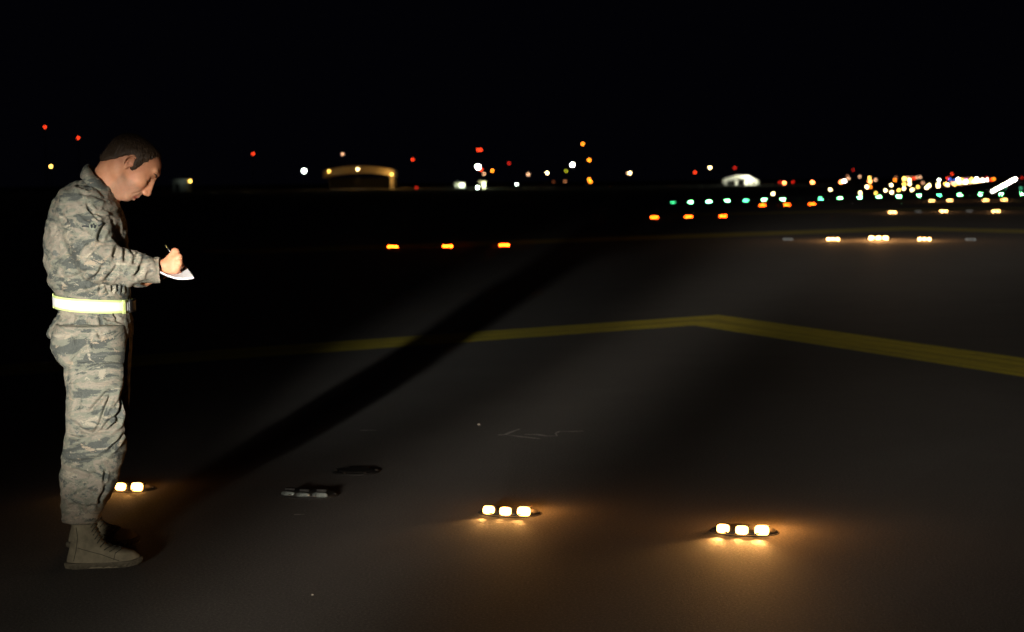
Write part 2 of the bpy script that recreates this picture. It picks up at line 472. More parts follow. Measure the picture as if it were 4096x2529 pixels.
# torso and limbs under the clothes, one surface with the head
def Wz(x, y, Y): return W(x, y, Y)
gb.cap(W(372, 870, YC), W(355, 1000, YC), .11, .12, .05)
gb.cap(W(355, 1000, YC), W(375, 1330, YC), .125, .13, .05)
gb.cap(W(345, 850, 7.14), W(345, 850, 7.30), .055, .055, .04)
gb.cap(W(345, 830, 7.12), W(395, 1050, 7.04), .042, .042, .03)
gb.cap(W(395, 1050, 7.03), W(652, 1068, 7.09), .042, .026, .02)
gb.cap(W(345, 830, 7.34), W(395, 1060, 7.42), .050, .042, .03)
gb.cap(W(395, 1060, 7.42), W(585, 1118, 7.20), .042, .027, .02)
gb.cap(W(375, 1340, 7.12), W(385, 1700, 7.08), .085, .060, .04)
gb.cap(W(385, 1700, 7.08), W(335, 2080, YR+.02), .055, .032, .03)
gb.cap(W(375, 1340, 7.32), W(400, 1700, 7.36), .085, .060, .04)
gb.cap(W(400, 1700, 7.36), W(355, 2060, 7.48), .055, .032, .03)
gb.cap(W(335, 2080, YR+.02), W(325, 2215, YR+.02), .030, .024, .02); gb.cap(W(325, 2225, YR+.02), W(460, 2250, YR+.02), .022, .018, .02)
gb.cap(W(355, 2060, 7.48), W(345, 2120, 7.50), .030, .024, .02)
# writing hand: back of the hand to the viewer, fingers closed round the pen
wr = W(662, 1062, 7.085)
kn = [W(700, 1008, 7.10), W(712, 1030, 7.085), W(712, 1053, 7.08), W(704, 1074, 7.082)]
cur = [[W(716, 1024, 7.135), W(722, 1048, 7.150), W(728, 1066, 7.148)],
       [W(722, 1042, 7.125), W(712, 1062, 7.142), W(722, 1072, 7.150)],
       [W(722, 1066, 7.115), W(704, 1080, 7.130), W(692, 1076, 7.135)],
       [W(716, 1086, 7.108), W(696, 1092, 7.118), W(682, 1086, 7.122)]]
for kp_ in kn: gb.cap(kp_, kp_+np.array([.006, -.006, .002]), .0125, .0115, .003)
hand(gb, wr, kn, 0, cur, [.0105, .0107, .0103, .0095], [W(668, 1040, 7.13), W(694, 1034, 7.165), W(716, 1052, 7.172), W(728, 1068, 7.160)], .021)
gb.cap(W(668, 1078, 7.085), W(700, 1084, 7.085), .017, .013, .012)
# holding hand: under the notebook, thumb on its edge
wl = W(585, 1112, 7.18)
kn = [W(650, 1098, 7.235), W(652, 1101, 7.212), W(648, 1103, 7.190), W(640, 1104, 7.172)]
cur = [[W(676, 1092, 7.240), W(694, 1085, 7.238), W(704, 1077, 7.236)],
       [W(680, 1097, 7.215), W(700, 1091, 7.212), W(710, 1083, 7.210)],
       [W(672, 1100, 7.188), W(690, 1097, 7.184), W(702, 1092, 7.182)],
       [W(660, 1103, 7.165), W(674, 1102, 7.158), W(684, 1099, 7.155)]]
hand(gb, wl, kn, 0, cur, [.0100, .0103, .0098, .0088], [W(604, 1108, 7.20), W(628, 1090, 7.225), W(650, 1076, 7.232), W(668, 1064, 7.226)], .019)
gb.cap(W(570, 1122, 7.145), W(598, 1124, 7.15), .018, .015, .012)
gb.cap(W(566, 1118, 7.14), W(640, 1096, 7.17), .019, .011, .012)
Vb, Fb = gb.mesh(); Vb = relax(Vb, Fb, 1, .35)
person = npmesh('person', Vb, Fb, skin)
_q = (Vb-HC)@HR*1000/SCL; _s = np.abs(_q[:, 2])
_lip = np.exp(-((_q[:, 1]+70+(_s*.1))/9)**4)*np.clip((_q[:, 0]-100)/8, 0, 1)*np.clip((24-_s)/6, 0, 1)
_st = np.clip((-28-_q[:, 1]-(_q[:, 0] < 60)*8)/14, 0, 1)*np.clip((_q[:, 0]-12)/14, 0, 1)*(_q[:, 0] < 132)*.42*(.6+.8*vnoise(_q*.35, 9))
_st = np.where((_q[:, 1] < -130), 0, _st)
_a = person.data.color_attributes.new('tint', 'FLOAT_COLOR', 'POINT'); _c = np.zeros((len(Vb), 4), np.float32); _c[:, 0] = np.clip(_lip, 0, 1); _c[:, 1] = np.clip(_st*(1-_lip), 0, 1); _c[:, 3] = 1
_a.data.foreach_set('color', _c.ravel()); person.location = tuple(BASE)
tag(person, 'person in camouflage uniform and neon belt, head bowed, writing in a small white notebook', 'person')
del gb

# hair: the scalp grown a few millimetres, cut along the hairline
gh = Grid(HC+np.array([-.16, -.12, -.09]), HC+np.array([.20, .12, .16]), .0028)
gh.lo[:] = gh.lo
head_core(gh, True)
def hair_mask(X, Y, Z):
    dx, dy, dz = X-HC[0], Y-HC[1], Z-HC[2]; m = 1000/SCL
    f = (dx*FW[0]+dy*FW[1]+dz*FW[2])*m; u = (dx*UP[0]+dy*UP[1]+dz*UP[2])*m; s_ = np.abs(dx*SD[0]+dy*SD[1]+dz*SD[2])*m
    fb = np.interp(u.ravel(), [-5, 4, 20, 32, 48, 62, 80, 95, 117, 135], [38, 43, 46, 45, 47, 53, 58, 62, 66, 72]).reshape(u.shape)
    fb = fb+np.clip((40-s_)/40, 0, 1)*16*(u > 60)
    ub = np.interp(f.ravel(), [-100, -72, -58, -42, -30, -20, 6, 16, 22, 28, 50], [-66, -62, -46, -26, -2, 20, 36, 24, -4, -10, -12]).reshape(f.shape)
    P = np.stack([f.ravel()*.16, u.ravel()*.16, s_.ravel()*.16], 1); nz = (vnoise(P, 3).reshape(f.shape)-.5)*8
    return np.maximum(f-fb+nz, ub-u+nz)*.001*SCL
sl = (slice(None),)*3
X = gh.ax[0][:, None, None]; Y = gh.ax[1][None, :, None]; Z = gh.ax[2][None, None, :]
hm = hair_mask(X+0*Y+0*Z, Y+0*X+0*Z, Z+0*X+0*Y)
thick = .0060*np.clip(-hm/.014, 0, 1)+.0030
gh.f = np.maximum(gh.f-thick.astype(np.float32), hm.astype(np.float32))
gh.f = np.maximum(gh.f, .0-gh.f-.02)
Vh, Fh = gh.mesh(); N = vnormals(Vh, Fh); Q = (Vh-HC)@HR
st = vnoise(np.stack([Q[:, 0]*140+Q[:, 1]*60, Q[:, 1]*60, Q[:, 2]*220], 1), 2)
Vh = Vh+N*((st-.4)*.0045)[:, None]
hair = npmesh('hair', Vh, Fh, hairm, person)
# short strands standing off the scalp
sv = []; sf = []; rg = np.random.RandomState(3); qh = (Vh-HC)@HR
cand = np.where((N@(Vh-hp(10, 20)).T.mean(1) > -9) & (qh[:, 1] > -.07))[0]; pick = rg.choice(cand, 5200, replace=False)
for i in pick:
    p = Vh[i]; nn = N[i]
    if (nn@(p-hp(10, 10))) < 0: continue
    tang = -FW*.15-UP*.8 if abs(qh[i, 2]) > .05 else -FW*.9
    if qh[i, 0] > .02: tang = FW*.55-UP*.6
    d = nn*.24+tang*.75+rg.randn(3)*.18; d /= np.linalg.norm(d); L_ = rg.uniform(.004, .009)
    sd = np.cross(d, nn); sd /= np.linalg.norm(sd)+1e-9; b = len(sv)
    sv += [p-sd*.0007-nn*.001, p+sd*.0007-nn*.001, p+d*L_, p+d*L_+sd*.0002]; sf.append((b, b+1, b+3, b+2))
npmesh('hair_strands', np.array(sv), np.array(sf), hairm, hair, False)
# eyebrow + eyelashes
from mathutils.bvhtree import BVHTree
bb = BVHTree.FromPolygons([tuple(v) for v in Vb], [tuple(map(int, f)) for f in Fb])
def dab(name, pts, r, mat, par):
    pts = [np.array(bb.find_nearest(Vector(tuple(p)))[0]) for p in pts]
    return tube(name, [p-BASE for p in pts], r, mat, par)
for s_ in (1, -1):
    dab('eyebrow', [hp(120, 42, 13*s_), hp(120, 46, 24*s_), hp(114, 48, 36*s_), hp(104, 44, 47*s_)], [.0022, .0034, .003, .0014], hairm, person)
    dab('eyelashes', [hp(118, 14, 22*s_), hp(119, 10, 31*s_), hp(113, 10, 42*s_)], [.001, .0017, .001], hairm, person)

# jacket
def rows(tab, Y, ry=None):
    out = []
    for r in tab:
        y, xb, xf = r[0], r[1], r[2]; yc = r[3] if len(r) > 4 else Y; q = r[-1]
        a = W(xb, y, yc); b = W(xf, y, yc); out.append(((a[2]+b[2])/2, a[0], b[0], yc, q))
    return out
TOR = [(716, 346, 425, .04), (738, 292, 440, .09), (765, 249, 455, .15), (800, 218, 474, .205), (835, 199, 486, .22), (900, 185, 503, .225), (1000, 182, 509, .21),
       (1060, 185, 518, .205), (1100, 193, 520, .198), (1135, 205, 520, .19), (1165, 221, 520, .182), (1190, 231, 521, .178), (1240, 235, 522, .178), (1262, 226, 524, .184),
       (1300, 205, 529, .196), (1328, 193, 533, .203), (1345, 200, 533, .203)]
gj = Grid((W(170, 1000, 7.2)[0], 6.85, W(300, 1365, 7)[2]), (W(665, 1000, 7.2)[0], 7.60, W(300, 640, 7.2)[2]), .0042)
gj.loft(rows(TOR, YC), .02, 2.1, .30)
gj.cap(W(322, 828, 7.085), W(352, 930, 7.035), .086, .086, .03)
gj.cap(W(352, 930, 7.035), W(398, 1042, 7.00), .086, .083, .025)
gj.cap(W(398, 1050, 7.00), W(520, 1072, 7.03), .080, .063, .02)
gj.cap(W(520, 1072, 7.03), W(618, 1085, 7.075), .063, .043, .012)
gj.cap(W(322, 828, 7.35), W(352, 930, 7.41), .090, .086, .035)
gj.cap(W(352, 930, 7.41), W(400, 1050, 7.44), .086, .080, .025)
gj.cap(W(400, 1050, 7.44), W(560, 1105, 7.24), .074, .046, .02)
# front placket and chest pocket flap on the near side
0 and gj.apply(lambda X, Y, Z: np.maximum(np.maximum(np.abs(X-W(505, 900, YC)[0])-.02, np.abs(Y-YC)-.03), np.abs(Z-W(400, 1000, YC)[2])-.27), (-1.8, 7.1, .9), (-1.4, 7.3, 1.6), .02)
# closed wrist cuff of the near sleeve
ca = W(606, 1083, 7.068); cb = W(643, 1078, 7.082)
def cuff(X, Y, Z):
    ab = cb-ca; L = np.linalg.norm(ab); u = ab/L; t = (X-ca[0])*u[0]+(Y-ca[1])*u[1]+(Z-ca[2])*u[2]
    r = np.sqrt(np.maximum((X-ca[0]-t*u[0])**2+((Y-ca[1]-t*u[1])*1.25)**2+(Z-ca[2]-t*u[2])**2, 0))
    return np.maximum(r-(.045+.003*np.clip(t/L, 0, 1)), np.maximum(-t, t-L))
gj.apply(cuff, np.minimum(ca, cb)-.05, np.maximum(ca, cb)+.05, .004)
Vj, Fj = gj.mesh(); Vj = relax(Vj, Fj, 1, .4); N = vnormals(Vj, Fj)
pxj, pyj = project_arr(Vj)
nb = np.clip(np.abs(pyj-1215)/55-.35, 0, 1)      # held flat under the belt
D = .007*(ridged(roty(Vj, .5)*np.array([8, 8, 16]), 1)-.3)+.0055*(ridged(roty(Vj, -.7)*np.array([15, 12, 32]), 2)-.3)+.0045*(ridged(roty(Vj, .9)*np.array([30, 20, 60]), 6)-.3)+.008*(vnoise(Vj*5, 4)-.5)
arm = (pxj > 470) & (pyj > 1020) & (Vj[:, 1] < 7.15)
D += np.where(arm, .006*(ridged(roty(Vj, 1.1)*np.array([24, 10, 10]), 8)-.3), 0)
JF = [([(395, 966), (399, 938), (426, 890)], 9, .022), ([(455, 1030), (462, 1004), (474, 980)], 9, .026), ([(498, 1045), (496, 1020), (494, 1000)], 7, .016),
      ([(532, 1060), (543, 1030), (550, 1006)], 7, .018), ([(515, 995), (533, 1030)], 6, .012), ([(566, 1060), (556, 1085), (542, 1108)], 9, .018),
      ([(315, 775), (360, 780), (410, 795), (428, 800)], 8, .012), ([(300, 735), (340, 752), (400, 782)], 8, .014), ([(360, 748), (395, 765), (430, 790)], 7, .012),
      ([(246, 860), (262, 885), (277, 908)], 8, .010), ([(350, 812), (357, 835), (372, 860)], 6, .010), ([(352, 835), (374, 850), (415, 866)], 6, .009),
      ([(372, 862), (397, 885)], 5, .007), ([(300, 1010), (330, 985), (352, 960)], 8, .009), ([(335, 1040), (375, 1000), (395, 975)], 7, .010), ([(205, 1040), (260, 1045), (310, 1010)], 9, .008),
      ([(350, 1130), (390, 1095), (420, 1060)], 7, .010), ([(380, 1120), (400, 1090), (404, 1055)], 7, .009), ([(420, 1118), (450, 1090), (470, 1060)], 7, .009), ([(250, 1120), (300, 1108), (350, 1080)], 8, .008),
      ([(343, 1142), (355, 1165), (366, 1182)], 5, .010), ([(402, 1140), (400, 1160), (396, 1180)], 5, .009), ([(444, 1132), (447, 1150), (450, 1170)], 4.5, .016), ([(464, 1132), (467, 1152), (470, 1176)], 4.5, .017),
      ([(482, 1132), (484, 1150), (488, 1180)], 4.5, .015), ([(500, 1136), (502, 1156), (504, 1180)], 4.5, .014), ([(425, 1168), (470, 1172), (515, 1178)], 5, .009), ([(420, 1140), (428, 1160), (438, 1178)], 4.5, .01),
      ([(238, 1135), (245, 1160), (258, 1178)], 7, .008), ([(360, 1246), (354, 1270), (350, 1296)], 4, .009), ([(455, 1252), (462, 1265), (475, 1285)], 6, .014), ([(400, 1262), (430, 1275), (480, 1288), (510, 1292)], 5, .011),
      ([(300, 1252), (290, 1290), (292, 1330)], 7, .008), ([(395, 1256), (405, 1290), (400, 1330)], 6, .009), ([(230, 1262), (225, 1290), (210, 1320)], 8, .008), ([(440, 1300), (480, 1315), (505, 1318)], 5, .009)]
D = (D+folds(Vj, N, JF))*nb
Vj = Vj+N*D[:, None]
jacket = npmesh('jacket', Vj, Fj, camo_j, person)

# collar: a stand folded over, open at the throat
cv = []; cf = []; nU = 44; nV = 9
ctr1 = W(408, 708, YC); ctr2 = W(396, 748, YC); ax1 = W(444, 762, YC)-W(346, 664, YC); ax1 = ax1/2
ax2 = W(452, 792, YC)-W(318, 704, YC); ax2 = ax2/2
for i in range(nU+1):
    th = math.radians(22)+(2*PI-math.radians(44))*i/nU
    c_, s_ = math.cos(th), math.sin(th)
    pin = W(402, 735, YC)+ax1*.92*c_+np.array([0, .066, 0])*s_
    ptop = ctr1+ax1*c_*1.0+np.array([0, .078, 0])*s_
    pout = ctr2+ax2*c_*1.02+np.array([0, .135, 0])*s_
    for j in range(nV):
        if j < 3: p = pin+(ptop-pin)*(j/2.5); p = p if j < 2 else ptop*.92+pin*.08+np.array([0, 0, .003])
        else:
            q = (j-2)/(nV-3); p = ptop+(pout-ptop)*q+np.array([0, 0, .013*math.sin(PI*q)])
            p = p+np.array([.0, math.copysign(.014*math.sin(PI*q), s_), 0])
        p = p+np.array([0, 0, .003*math.sin(i*.9)+.002*math.sin(i*2.3)])
        cv.append(p-BASE)
for i in range(nU):
    for j in range(nV-1): cf.append((i*nV+j, i*nV+j+1, (i+1)*nV+j+1, (i+1)*nV+j))
collar = mesh_obj('collar', cv, cf, camo_j, jacket, True)
md = collar.modifiers.new('s', 'SOLIDIFY'); md.thickness = .004; md.offset = 0
md = collar.modifiers.new('u', 'SUBSURF'); md.levels = md.render_levels = 1

# rank insignia on the near sleeve, laid on the cloth
from mathutils.bvhtree import BVHTree
bj = BVHTree.FromPolygons([tuple(v) for v in Vj], [tuple(map(int, f)) for f in Fj])
def onto(bvh, x, y, off):
    d = ray(x, y); h = bvh.ray_cast(Vector(CAM), Vector(d))
    return np.array(h[0]) - d/np.linalg.norm(d)*off if h[0] is not None else W(x, y, 6.95)
def patch(name, poly, mat, parent, bvh, off, sub=10, thick=.0012):
    bm = bmesh.new(); vs = [bm.verts.new((x, 0, y)) for x, y in poly]; bm.faces.new(vs)
    bmesh.ops.triangulate(bm, faces=bm.faces[:]); bmesh.ops.subdivide_edges(bm, edges=bm.edges[:], cuts=2, use_grid_fill=True)
    for v in bm.verts: v.co = Vector(onto(bvh, v.co.x, v.co.z, off)-BASE)
    bmesh.ops.recalc_face_normals(bm, faces=bm.faces[:])
    o = bm_obj(name, bm, mat, parent); m_ = o.modifiers.new('s', 'SOLIDIFY'); m_.thickness = thick; return o
cx_, cy_ = 373.6, 904
patch('rank_star_disc', [(cx_+17*math.cos(a*PI/12), cy_+17*math.sin(a*PI/12)) for a in range(24)], patchbg_m, jacket, bj, .0022)
star = []
for a in range(10):
    r = 13.0 if a % 2 == 0 else 5.6; th = -PI/2+a*PI/5+.12; star.append((cx_+r*math.cos(th), cy_+r*math.sin(th)))
patch('rank_star', star, thread_m, jacket, bj, .0042)
patch('rank_star_centre', [(cx_+3.2*math.cos(a*PI/5), cy_+3.2*math.sin(a*PI/5)) for a in range(10)], patchbg_m, jacket, bj, .0058)
patch('rank_stripe', [(327, 903), (340, 901.5), (356, 905), (356, 911), (340, 907.5), (328, 909)], thread_m, jacket, bj, .0035)
patch('rank_stripe', [(392, 902), (402, 896), (414, 888), (417, 893), (405, 901), (394, 907)], thread_m, jacket, bj, .0035)
# cuff tab with its hook patch
patch('cuff_tab', [(600, 1086), (618, 1083), (628, 1090), (628, 1100), (618, 1107), (600, 1104)], camo_j, jacket, bj, .003)

# trousers
RL = [(1300, 232, 500, 7.13, .135), (1330, 215, 503, 7.125, .135), (1381, 213, 505, 7.12, .132), (1434, 229, 506, 7.11, .128), (1464, 262, 507, 7.10, .124), (1527, 262, 508, 7.09, .12),
      (1576, 270, 513, 7.085, .116), (1640, 270, 514, 7.08, .112), (1715, 266, 511, 7.075, .106), (1778, 254, 503, 7.07, .102), (1831, 249, 494, 7.065, .098), (1914, 246, 468, YR, .092),
      (1980, 251, 434, YR, .086), (2030, 255, 408, YR, .080), (2066, 257, 398, YR, .076), (2078, 262, 392, YR, .074)]
LL = [(1300, 250, 524, 7.31, .135), (1400, 240, 524, 7.32, .13), (1470, 272, 518, 7.33, .12), (1600, 285, 510, 7.35, .112), (1715, 280, 503, 7.37, .104), (1800, 268, 500, 7.39, .1),
      (1914, 262, 466, 7.42, .092), (1990, 268, 432, 7.44, .086), (2040, 280, 404, 7.45, .078)]
gt = Grid((W(195, 1500, 7.1)[0], 6.92, W(300, 2100, 7.1)[2]), (W(545, 1500, 7.3)[0], 7.60, W(300, 1290, 7.2)[2]), .0044)
gt.loft(rows(RL, 0), .012, 2.35); gt.loft(rows(LL, 0), .012, 2.35)
gt.loft(rows([(1296, 236, 512, YC, .18), (1345, 214, 516, YC, .195), (1400, 216, 518, YC, .19), (1440, 236, 512, YC, .16)], 0), .03, 2.3)
Vt, Ft = gt.mesh(); Vt = relax(Vt, Ft, 1, .4); N = vnormals(Vt, Ft); pxt, pyt = project_arr(Vt)
low = np.clip((pyt-1600)/300, 0, 1)
D = .007*(ridged(roty(Vt, .35)*np.array([6, 6, 14]), 11)-.35)+.009*(vnoise(Vt*5, 12)-.5)
D += low*(.008*(ridged(roty(Vt, -.45)*np.array([9, 9, 26]), 13)-.35)+.004*(ridged(roty(Vt, .5)*np.array([16, 16, 34]), 14)-.3))
TF = [([(438, 1560), (400, 1600), (358, 1650)], 7, .014), ([(445, 1560), (425, 1620), (398, 1700), (370, 1740)], 6, .015), ([(478, 1640), (450, 1670), (400, 1722)], 6, .016),
      ([(490, 1550), (482, 1620), (462, 1690), (440, 1710)], 7.5, .030), ([(498, 1729), (468, 1770), (430, 1806)], 6, .020), ([(285, 1680), (335, 1725), (360, 1732), (430, 1722), (460, 1700)], 8, .012),
      ([(272, 1740), (320, 1760), (370, 1740)], 7, .010), ([(265, 1800), (310, 1785), (350, 1760)], 7, .010), ([(420, 1880), (418, 1905), (416, 1930)], 5, .018), ([(425, 1940), (405, 1990), (393, 2030)], 8, .020),
      ([(492, 1452), (496, 1485), (494, 1515)], 4, .018), ([(300, 1340), (302, 1360), (303, 1384)], 3.5, .010), ([(364, 1374), (373, 1390), (378, 1396)], 3.5, .010),
      ([(390, 1330), (400, 1345), (415, 1330)], 7, .012), ([(260, 1900), (300, 1880), (360, 1900), (400, 1885)], 8, .009), ([(255, 1960), (300, 1975), (350, 1960), (395, 1975)], 8, .010), ([(255, 2030), (300, 2018), (350, 2035), (390, 2020)], 7, .010),
      ([(280, 1440), (300, 1415), (318, 1390)], 5, .008), ([(322, 1560), (318, 1610), (312, 1660)], 8, .008), ([(478, 1560), (470, 1600), (455, 1640)], 6, .012),
      ([(270, 1458), (330, 1462), (430, 1450), (492, 1448)], 3, .008), ([(345, 1527), (400, 1535), (470, 1528), (490, 1520)], 3, .007), ([(270, 1536), (330, 1540)], 3, .006),
      ([(250, 1840), (300, 1852), (380, 1836), (440, 1810)], 8, .010)]
# the cargo pocket stands proud of the thigh
pk = (1/(1+np.exp(-(pxt-282)/4)))*(1/(1+np.exp((pxt-489)/4)))*(1/(1+np.exp(-(pyt-1455)/4)))*(1/(1+np.exp((pyt-1700)/10)))*np.clip(-N[:, 1]*2, 0, 1)
fl = (pyt < 1530)*1.0
D = D+folds(Vt, N, TF)+pk*(.008+.004*fl)
Vt = Vt+N*D[:, None]
trousers = npmesh('trousers', Vt, Ft, camo_t, person)
# hem band that closes over the boot, and its loose tie end
for (YY, xs, ys) in ((YR, (256, 396), 2070), (7.45, (282, 408), 2036)):
    a, b = W(xs[0], ys, YY), W(xs[1], ys, YY); vs = []; fs = []; n_ = 40
    for j, (dz, k_) in enumerate(((.022, .97), (.012, 1.05), (0, 1.06), (-.010, 1.0), (-.014, .9))):
        for i in range(n_):
            th = 2*PI*i/n_; wv = 1+.03*math.sin(5*th+j)+.02*math.sin(11*th)
            vs.append(np.array([(a[0]+b[0])/2+(b[0]-a[0])/2*k_*wv*math.cos(th), YY+.078*k_*wv*math.sin(th), a[2]+dz+.004*math.sin(3*th+1)])-BASE)
    for j in range(4):
        for i in range(n_): fs.append((j*n_+i, j*n_+(i+1) % n_, (j+1)*n_+(i+1) % n_, (j+1)*n_+i))
    o = mesh_obj('hem_band', vs, fs, camo_t, trousers, True); m_ = o.modifiers.new('s', 'SOLIDIFY'); m_.thickness = .003

# neon belt
_c0 = W(375, 1212, YC); _bz = _c0[2]
BR = []
for i in range(180):
    th = 2*PI*i/180; d = Vector((math.cos(th), math.sin(th), 0)); best = 0
    for dz in (-.025, 0, .025):
        o_ = Vector((_c0[0], YC, _bz+dz-.0116*math.cos(th)))+d*.6; h = bj.ray_cast(o_, -d)
        if h[0] is not None: best = max(best, .6-h[3])
    BR.append(best)
BR = np.array(BR); BR = np.array([np.mean([BR[(i+k) % 180] for k in range(-7, 8)])*.5+max(BR[(i+k) % 180] for k in range(-6, 7))*.5 for i in range(180)])
def belt_ring(name, h0, h1, off, mat, parent, th0=0, th1=2*PI, n_=90, thick=.002):
    vs = []; fs = []; nv = 6; rw = sorted(rows(TOR, YC)); zz = [r[0] for r in rw]
    for i in range(n_+1):
        th = th0+(th1-th0)*i/n_
        for j in range(nv):
            hh = h0+(h1-h0)*j/(nv-1)
            c_, s_ = math.cos(th), math.sin(th); k_ = (th % (2*PI))/(2*PI)*180; i0 = int(k_) % 180; rr_ = BR[i0]*(1-k_%1)+BR[(i0+1) % 180]*(k_%1)
            vs.append(np.array([_c0[0]+(rr_+off-.006)*c_, YC+(rr_+off-.006)*s_, _bz+hh-.0116*c_])-BASE)
    for i in range(n_):
        for j in range(nv-1): fs.append((i*nv+j, (i+1)*nv+j, (i+1)*nv+j+1, i*nv+j+1))
    o = mesh_obj(name, vs, fs, mat, parent, True); m_ = o.modifiers.new('s', 'SOLIDIFY'); m_.thickness = thick; m_.offset = 1; return o
belt = belt_ring('reflective_belt', -.027, .027, .010, neon_m, person)
belt_ring('silver_stripe', -.018, .018, .0135, silver_m, belt)
belt_ring('belt_slider', -.030, .030, .0155, neon_m, belt, PI*1.045, PI*1.0, 6, .004)
belt_ring('belt_slider', -.029, .026, .0155, neon_m, belt, -PI*.215, -PI*.185, 6, .004)
belt_ring('belt_buckle', -.026, .028, .017, buckle_m, belt, -PI*.15, PI*.02, 16, .008)

# boots
BT = []
def boot(Y, dx, dy, k):
    def T(tab): return [(y*1.0, xb, xf, Y, r) for y, xb, xf, r in tab]
    g = Grid((W(235, 2200, YR)[0]+dx, Y-.09, -.002), (W(600, 2200, YR)[0]+dx, Y+.09, .36), .0036)
    tab = [(2040, 286, 372, .048), (2091, 284, 376, .049), (2130, 283, 386, .048), (2165, 280, 402, .046), (2185, 277, 420, .045), (2198, 274, 452, .046), (2208, 271, 496, .049), (2218, 268, 528, .051), (2234, 265, 548, .053), (2258, 262, 556, .054), (2284, 262, 550, .053)]
    rr = []
    for y, xb, xf, r in tab:
        a, b = W(xb, y, YR), W(xf, y, YR); rr.append((a[2], a[0]+dx, b[0]+dx, Y, r))
    g.loft(rr, .01, 2.4)
    # waist the foot: narrower under the arch and at the toe
    V, F_ = g.mesh(); x0, x1 = W(262, 2260, YR)[0]+dx, W(554, 2260, YR)[0]+dx
    t_ = np.clip((V[:, 0]-x0)/(x1-x0), 0, 1); zf = np.clip(1-(V[:, 2]-.1)/.06, 0, 1)
    sc_ = np.interp(t_, [0, .12, .35, .7, .88, 1], [.80, .9, .9, 1.05, .95, .70]); V[:, 1] = Y+(V[:, 1]-Y)*(1+(sc_-1)*zf)
    V = relax(V, F_, 3, .5); _b = np.clip(1-(V[:, 2]-.018)/.012, 0, 1); V[:, 1] = Y+(V[:, 1]-Y)*(1-.10*_b); V[:, 0] = (x0+x1)/2+(V[:, 0]-(x0+x1)/2)*(1-.04*_b); N = vnormals(V, F_)
    shaft = np.clip((V[:, 2]-.12)/.03, 0, 1)
    V = V+N*(.004*shaft*(ridged(V*np.array([14, 14, 34]), 21)-.4)+.0015*(vnoise(V*30, 22)-.5))[:, None]
    bt = npmesh('boot', V, F_, boot_m, person); BT.append((bt, x0, Y))
    # sole with lugs
    vs = []; fs = []; n_ = 72
    def outl(th, e):
        cth, sth = math.cos(th), math.sin(th); t2 = (cth+1)/2; wd = np.interp(t2, [0, .12, .4, .7, .9, 1], [.046, .051, .042, .053, .046, .032])
        return (x0+x1)/2+((x1-x0)/2+.003+e)*math.copysign(abs(cth)**.82, cth), Y+(wd+e)*math.copysign(abs(sth)**.8, sth)
    for j, (z, e) in enumerate(((0.0, -.001), (.008, .005), (.018, .006), (.025, .004), (.027, -.006))):
        for i in range(n_):
            lug = -.004 if (j < 2 and i % 2) else 0
            x, y = outl(2*PI*i/n_, e+lug); tt = (x-x0)/(x1-x0); rise = .008*max(0, (tt-.82)/.18)**2
            if j == 0: z_ = z+rise+(.006 if .32 < tt < .45 else 0)
            else: z_ = z+rise
            vs.append(np.array([x, y, z_])-BASE)
    for j in range(4):
        for i in range(n_): fs.append((j*n_+i, j*n_+(i+1) % n_, (j+1)*n_+(i+1) % n_, (j+1)*n_+i))
    fs.append(tuple(range(n_-1, -1, -1))); fs.append(tuple(4*n_+i for i in range(n_)))
    mesh_obj('sole', vs, fs, sole_m, bt)
    bv = BVHTree.FromPolygons([tuple(v) for v in V], [tuple(map(int, f)) for f in F_])
    def surf(p, off=.003):
        q = bv.find_nearest(Vector(tuple(p))); return np.array(q[0])+np.array(q[1])*off
    ls = []; lf = []
    spots = [(376, 2096), (380, 2112), (386, 2128), (393, 2144), (402, 2160), (413, 2174), (428, 2188), (448, 2197), (470, 2204)]
    for q, (x, y) in enumerate(spots):
        p = W(x, y, YR); p[0] += dx; c3 = np.array([p[0], Y, p[2]])
        for sgn in (1, -1):
            a = surf(c3+np.array([-.018, -.045*sgn, -.012]), .002); b = surf(c3+np.array([.012, .0, .010]), .004); c4 = surf(c3+np.array([-.012, .03*sgn, .01]), .003)
            m1 = surf((a+b)/2+np.array([.01, -.01*sgn, .01]), .003)
            ch = [a, m1, b, c4]; bidx = len(ls); o_ = tube('tmp', [p_-BASE for p_ in ch], .0022, lace_m, None)
            me = o_.data; ls += [tuple(v.co) for v in me.vertices]; lf += [tuple(i+bidx for i in pl.vertices) for pl in me.polygons]
            bpy.data.objects.remove(o_); bpy.data.meshes.remove(me)
    mesh_obj('laces', ls, lf, lace_m, bt, True)
    # seam welt lines on the near side
    for ln in ([(300, 2190), (350, 2200), (400, 2215), (440, 2232), (470, 2245)], [(290, 2100), (300, 2150), (292, 2200), (280, 2240)], [(455, 2208), (450, 2230), (440, 2262)]):
        pts = []
        for x, y in ln:
            p = W(x, y, YR); p[0] += dx; pts.append(surf(np.array([p[0], Y-.06, p[2]]), .0006)-BASE)
        tube('seam', pts, .0014, lace_m, bt)
    return bt
boot(YR+.02, 0, 0, 1)
boot(7.50, -.10, 0, 1)
for bt, x0, Y in BT:      # feet turned a little away from the viewer, about the heel
    pv = Vector((x0+.07-BASE[0], Y-BASE[1], 0)); bt.matrix_local = Matrix.Translation(pv) @ Matrix.Rotation(math.radians(12), 4, 'Z') @ Matrix.Translation(-pv)

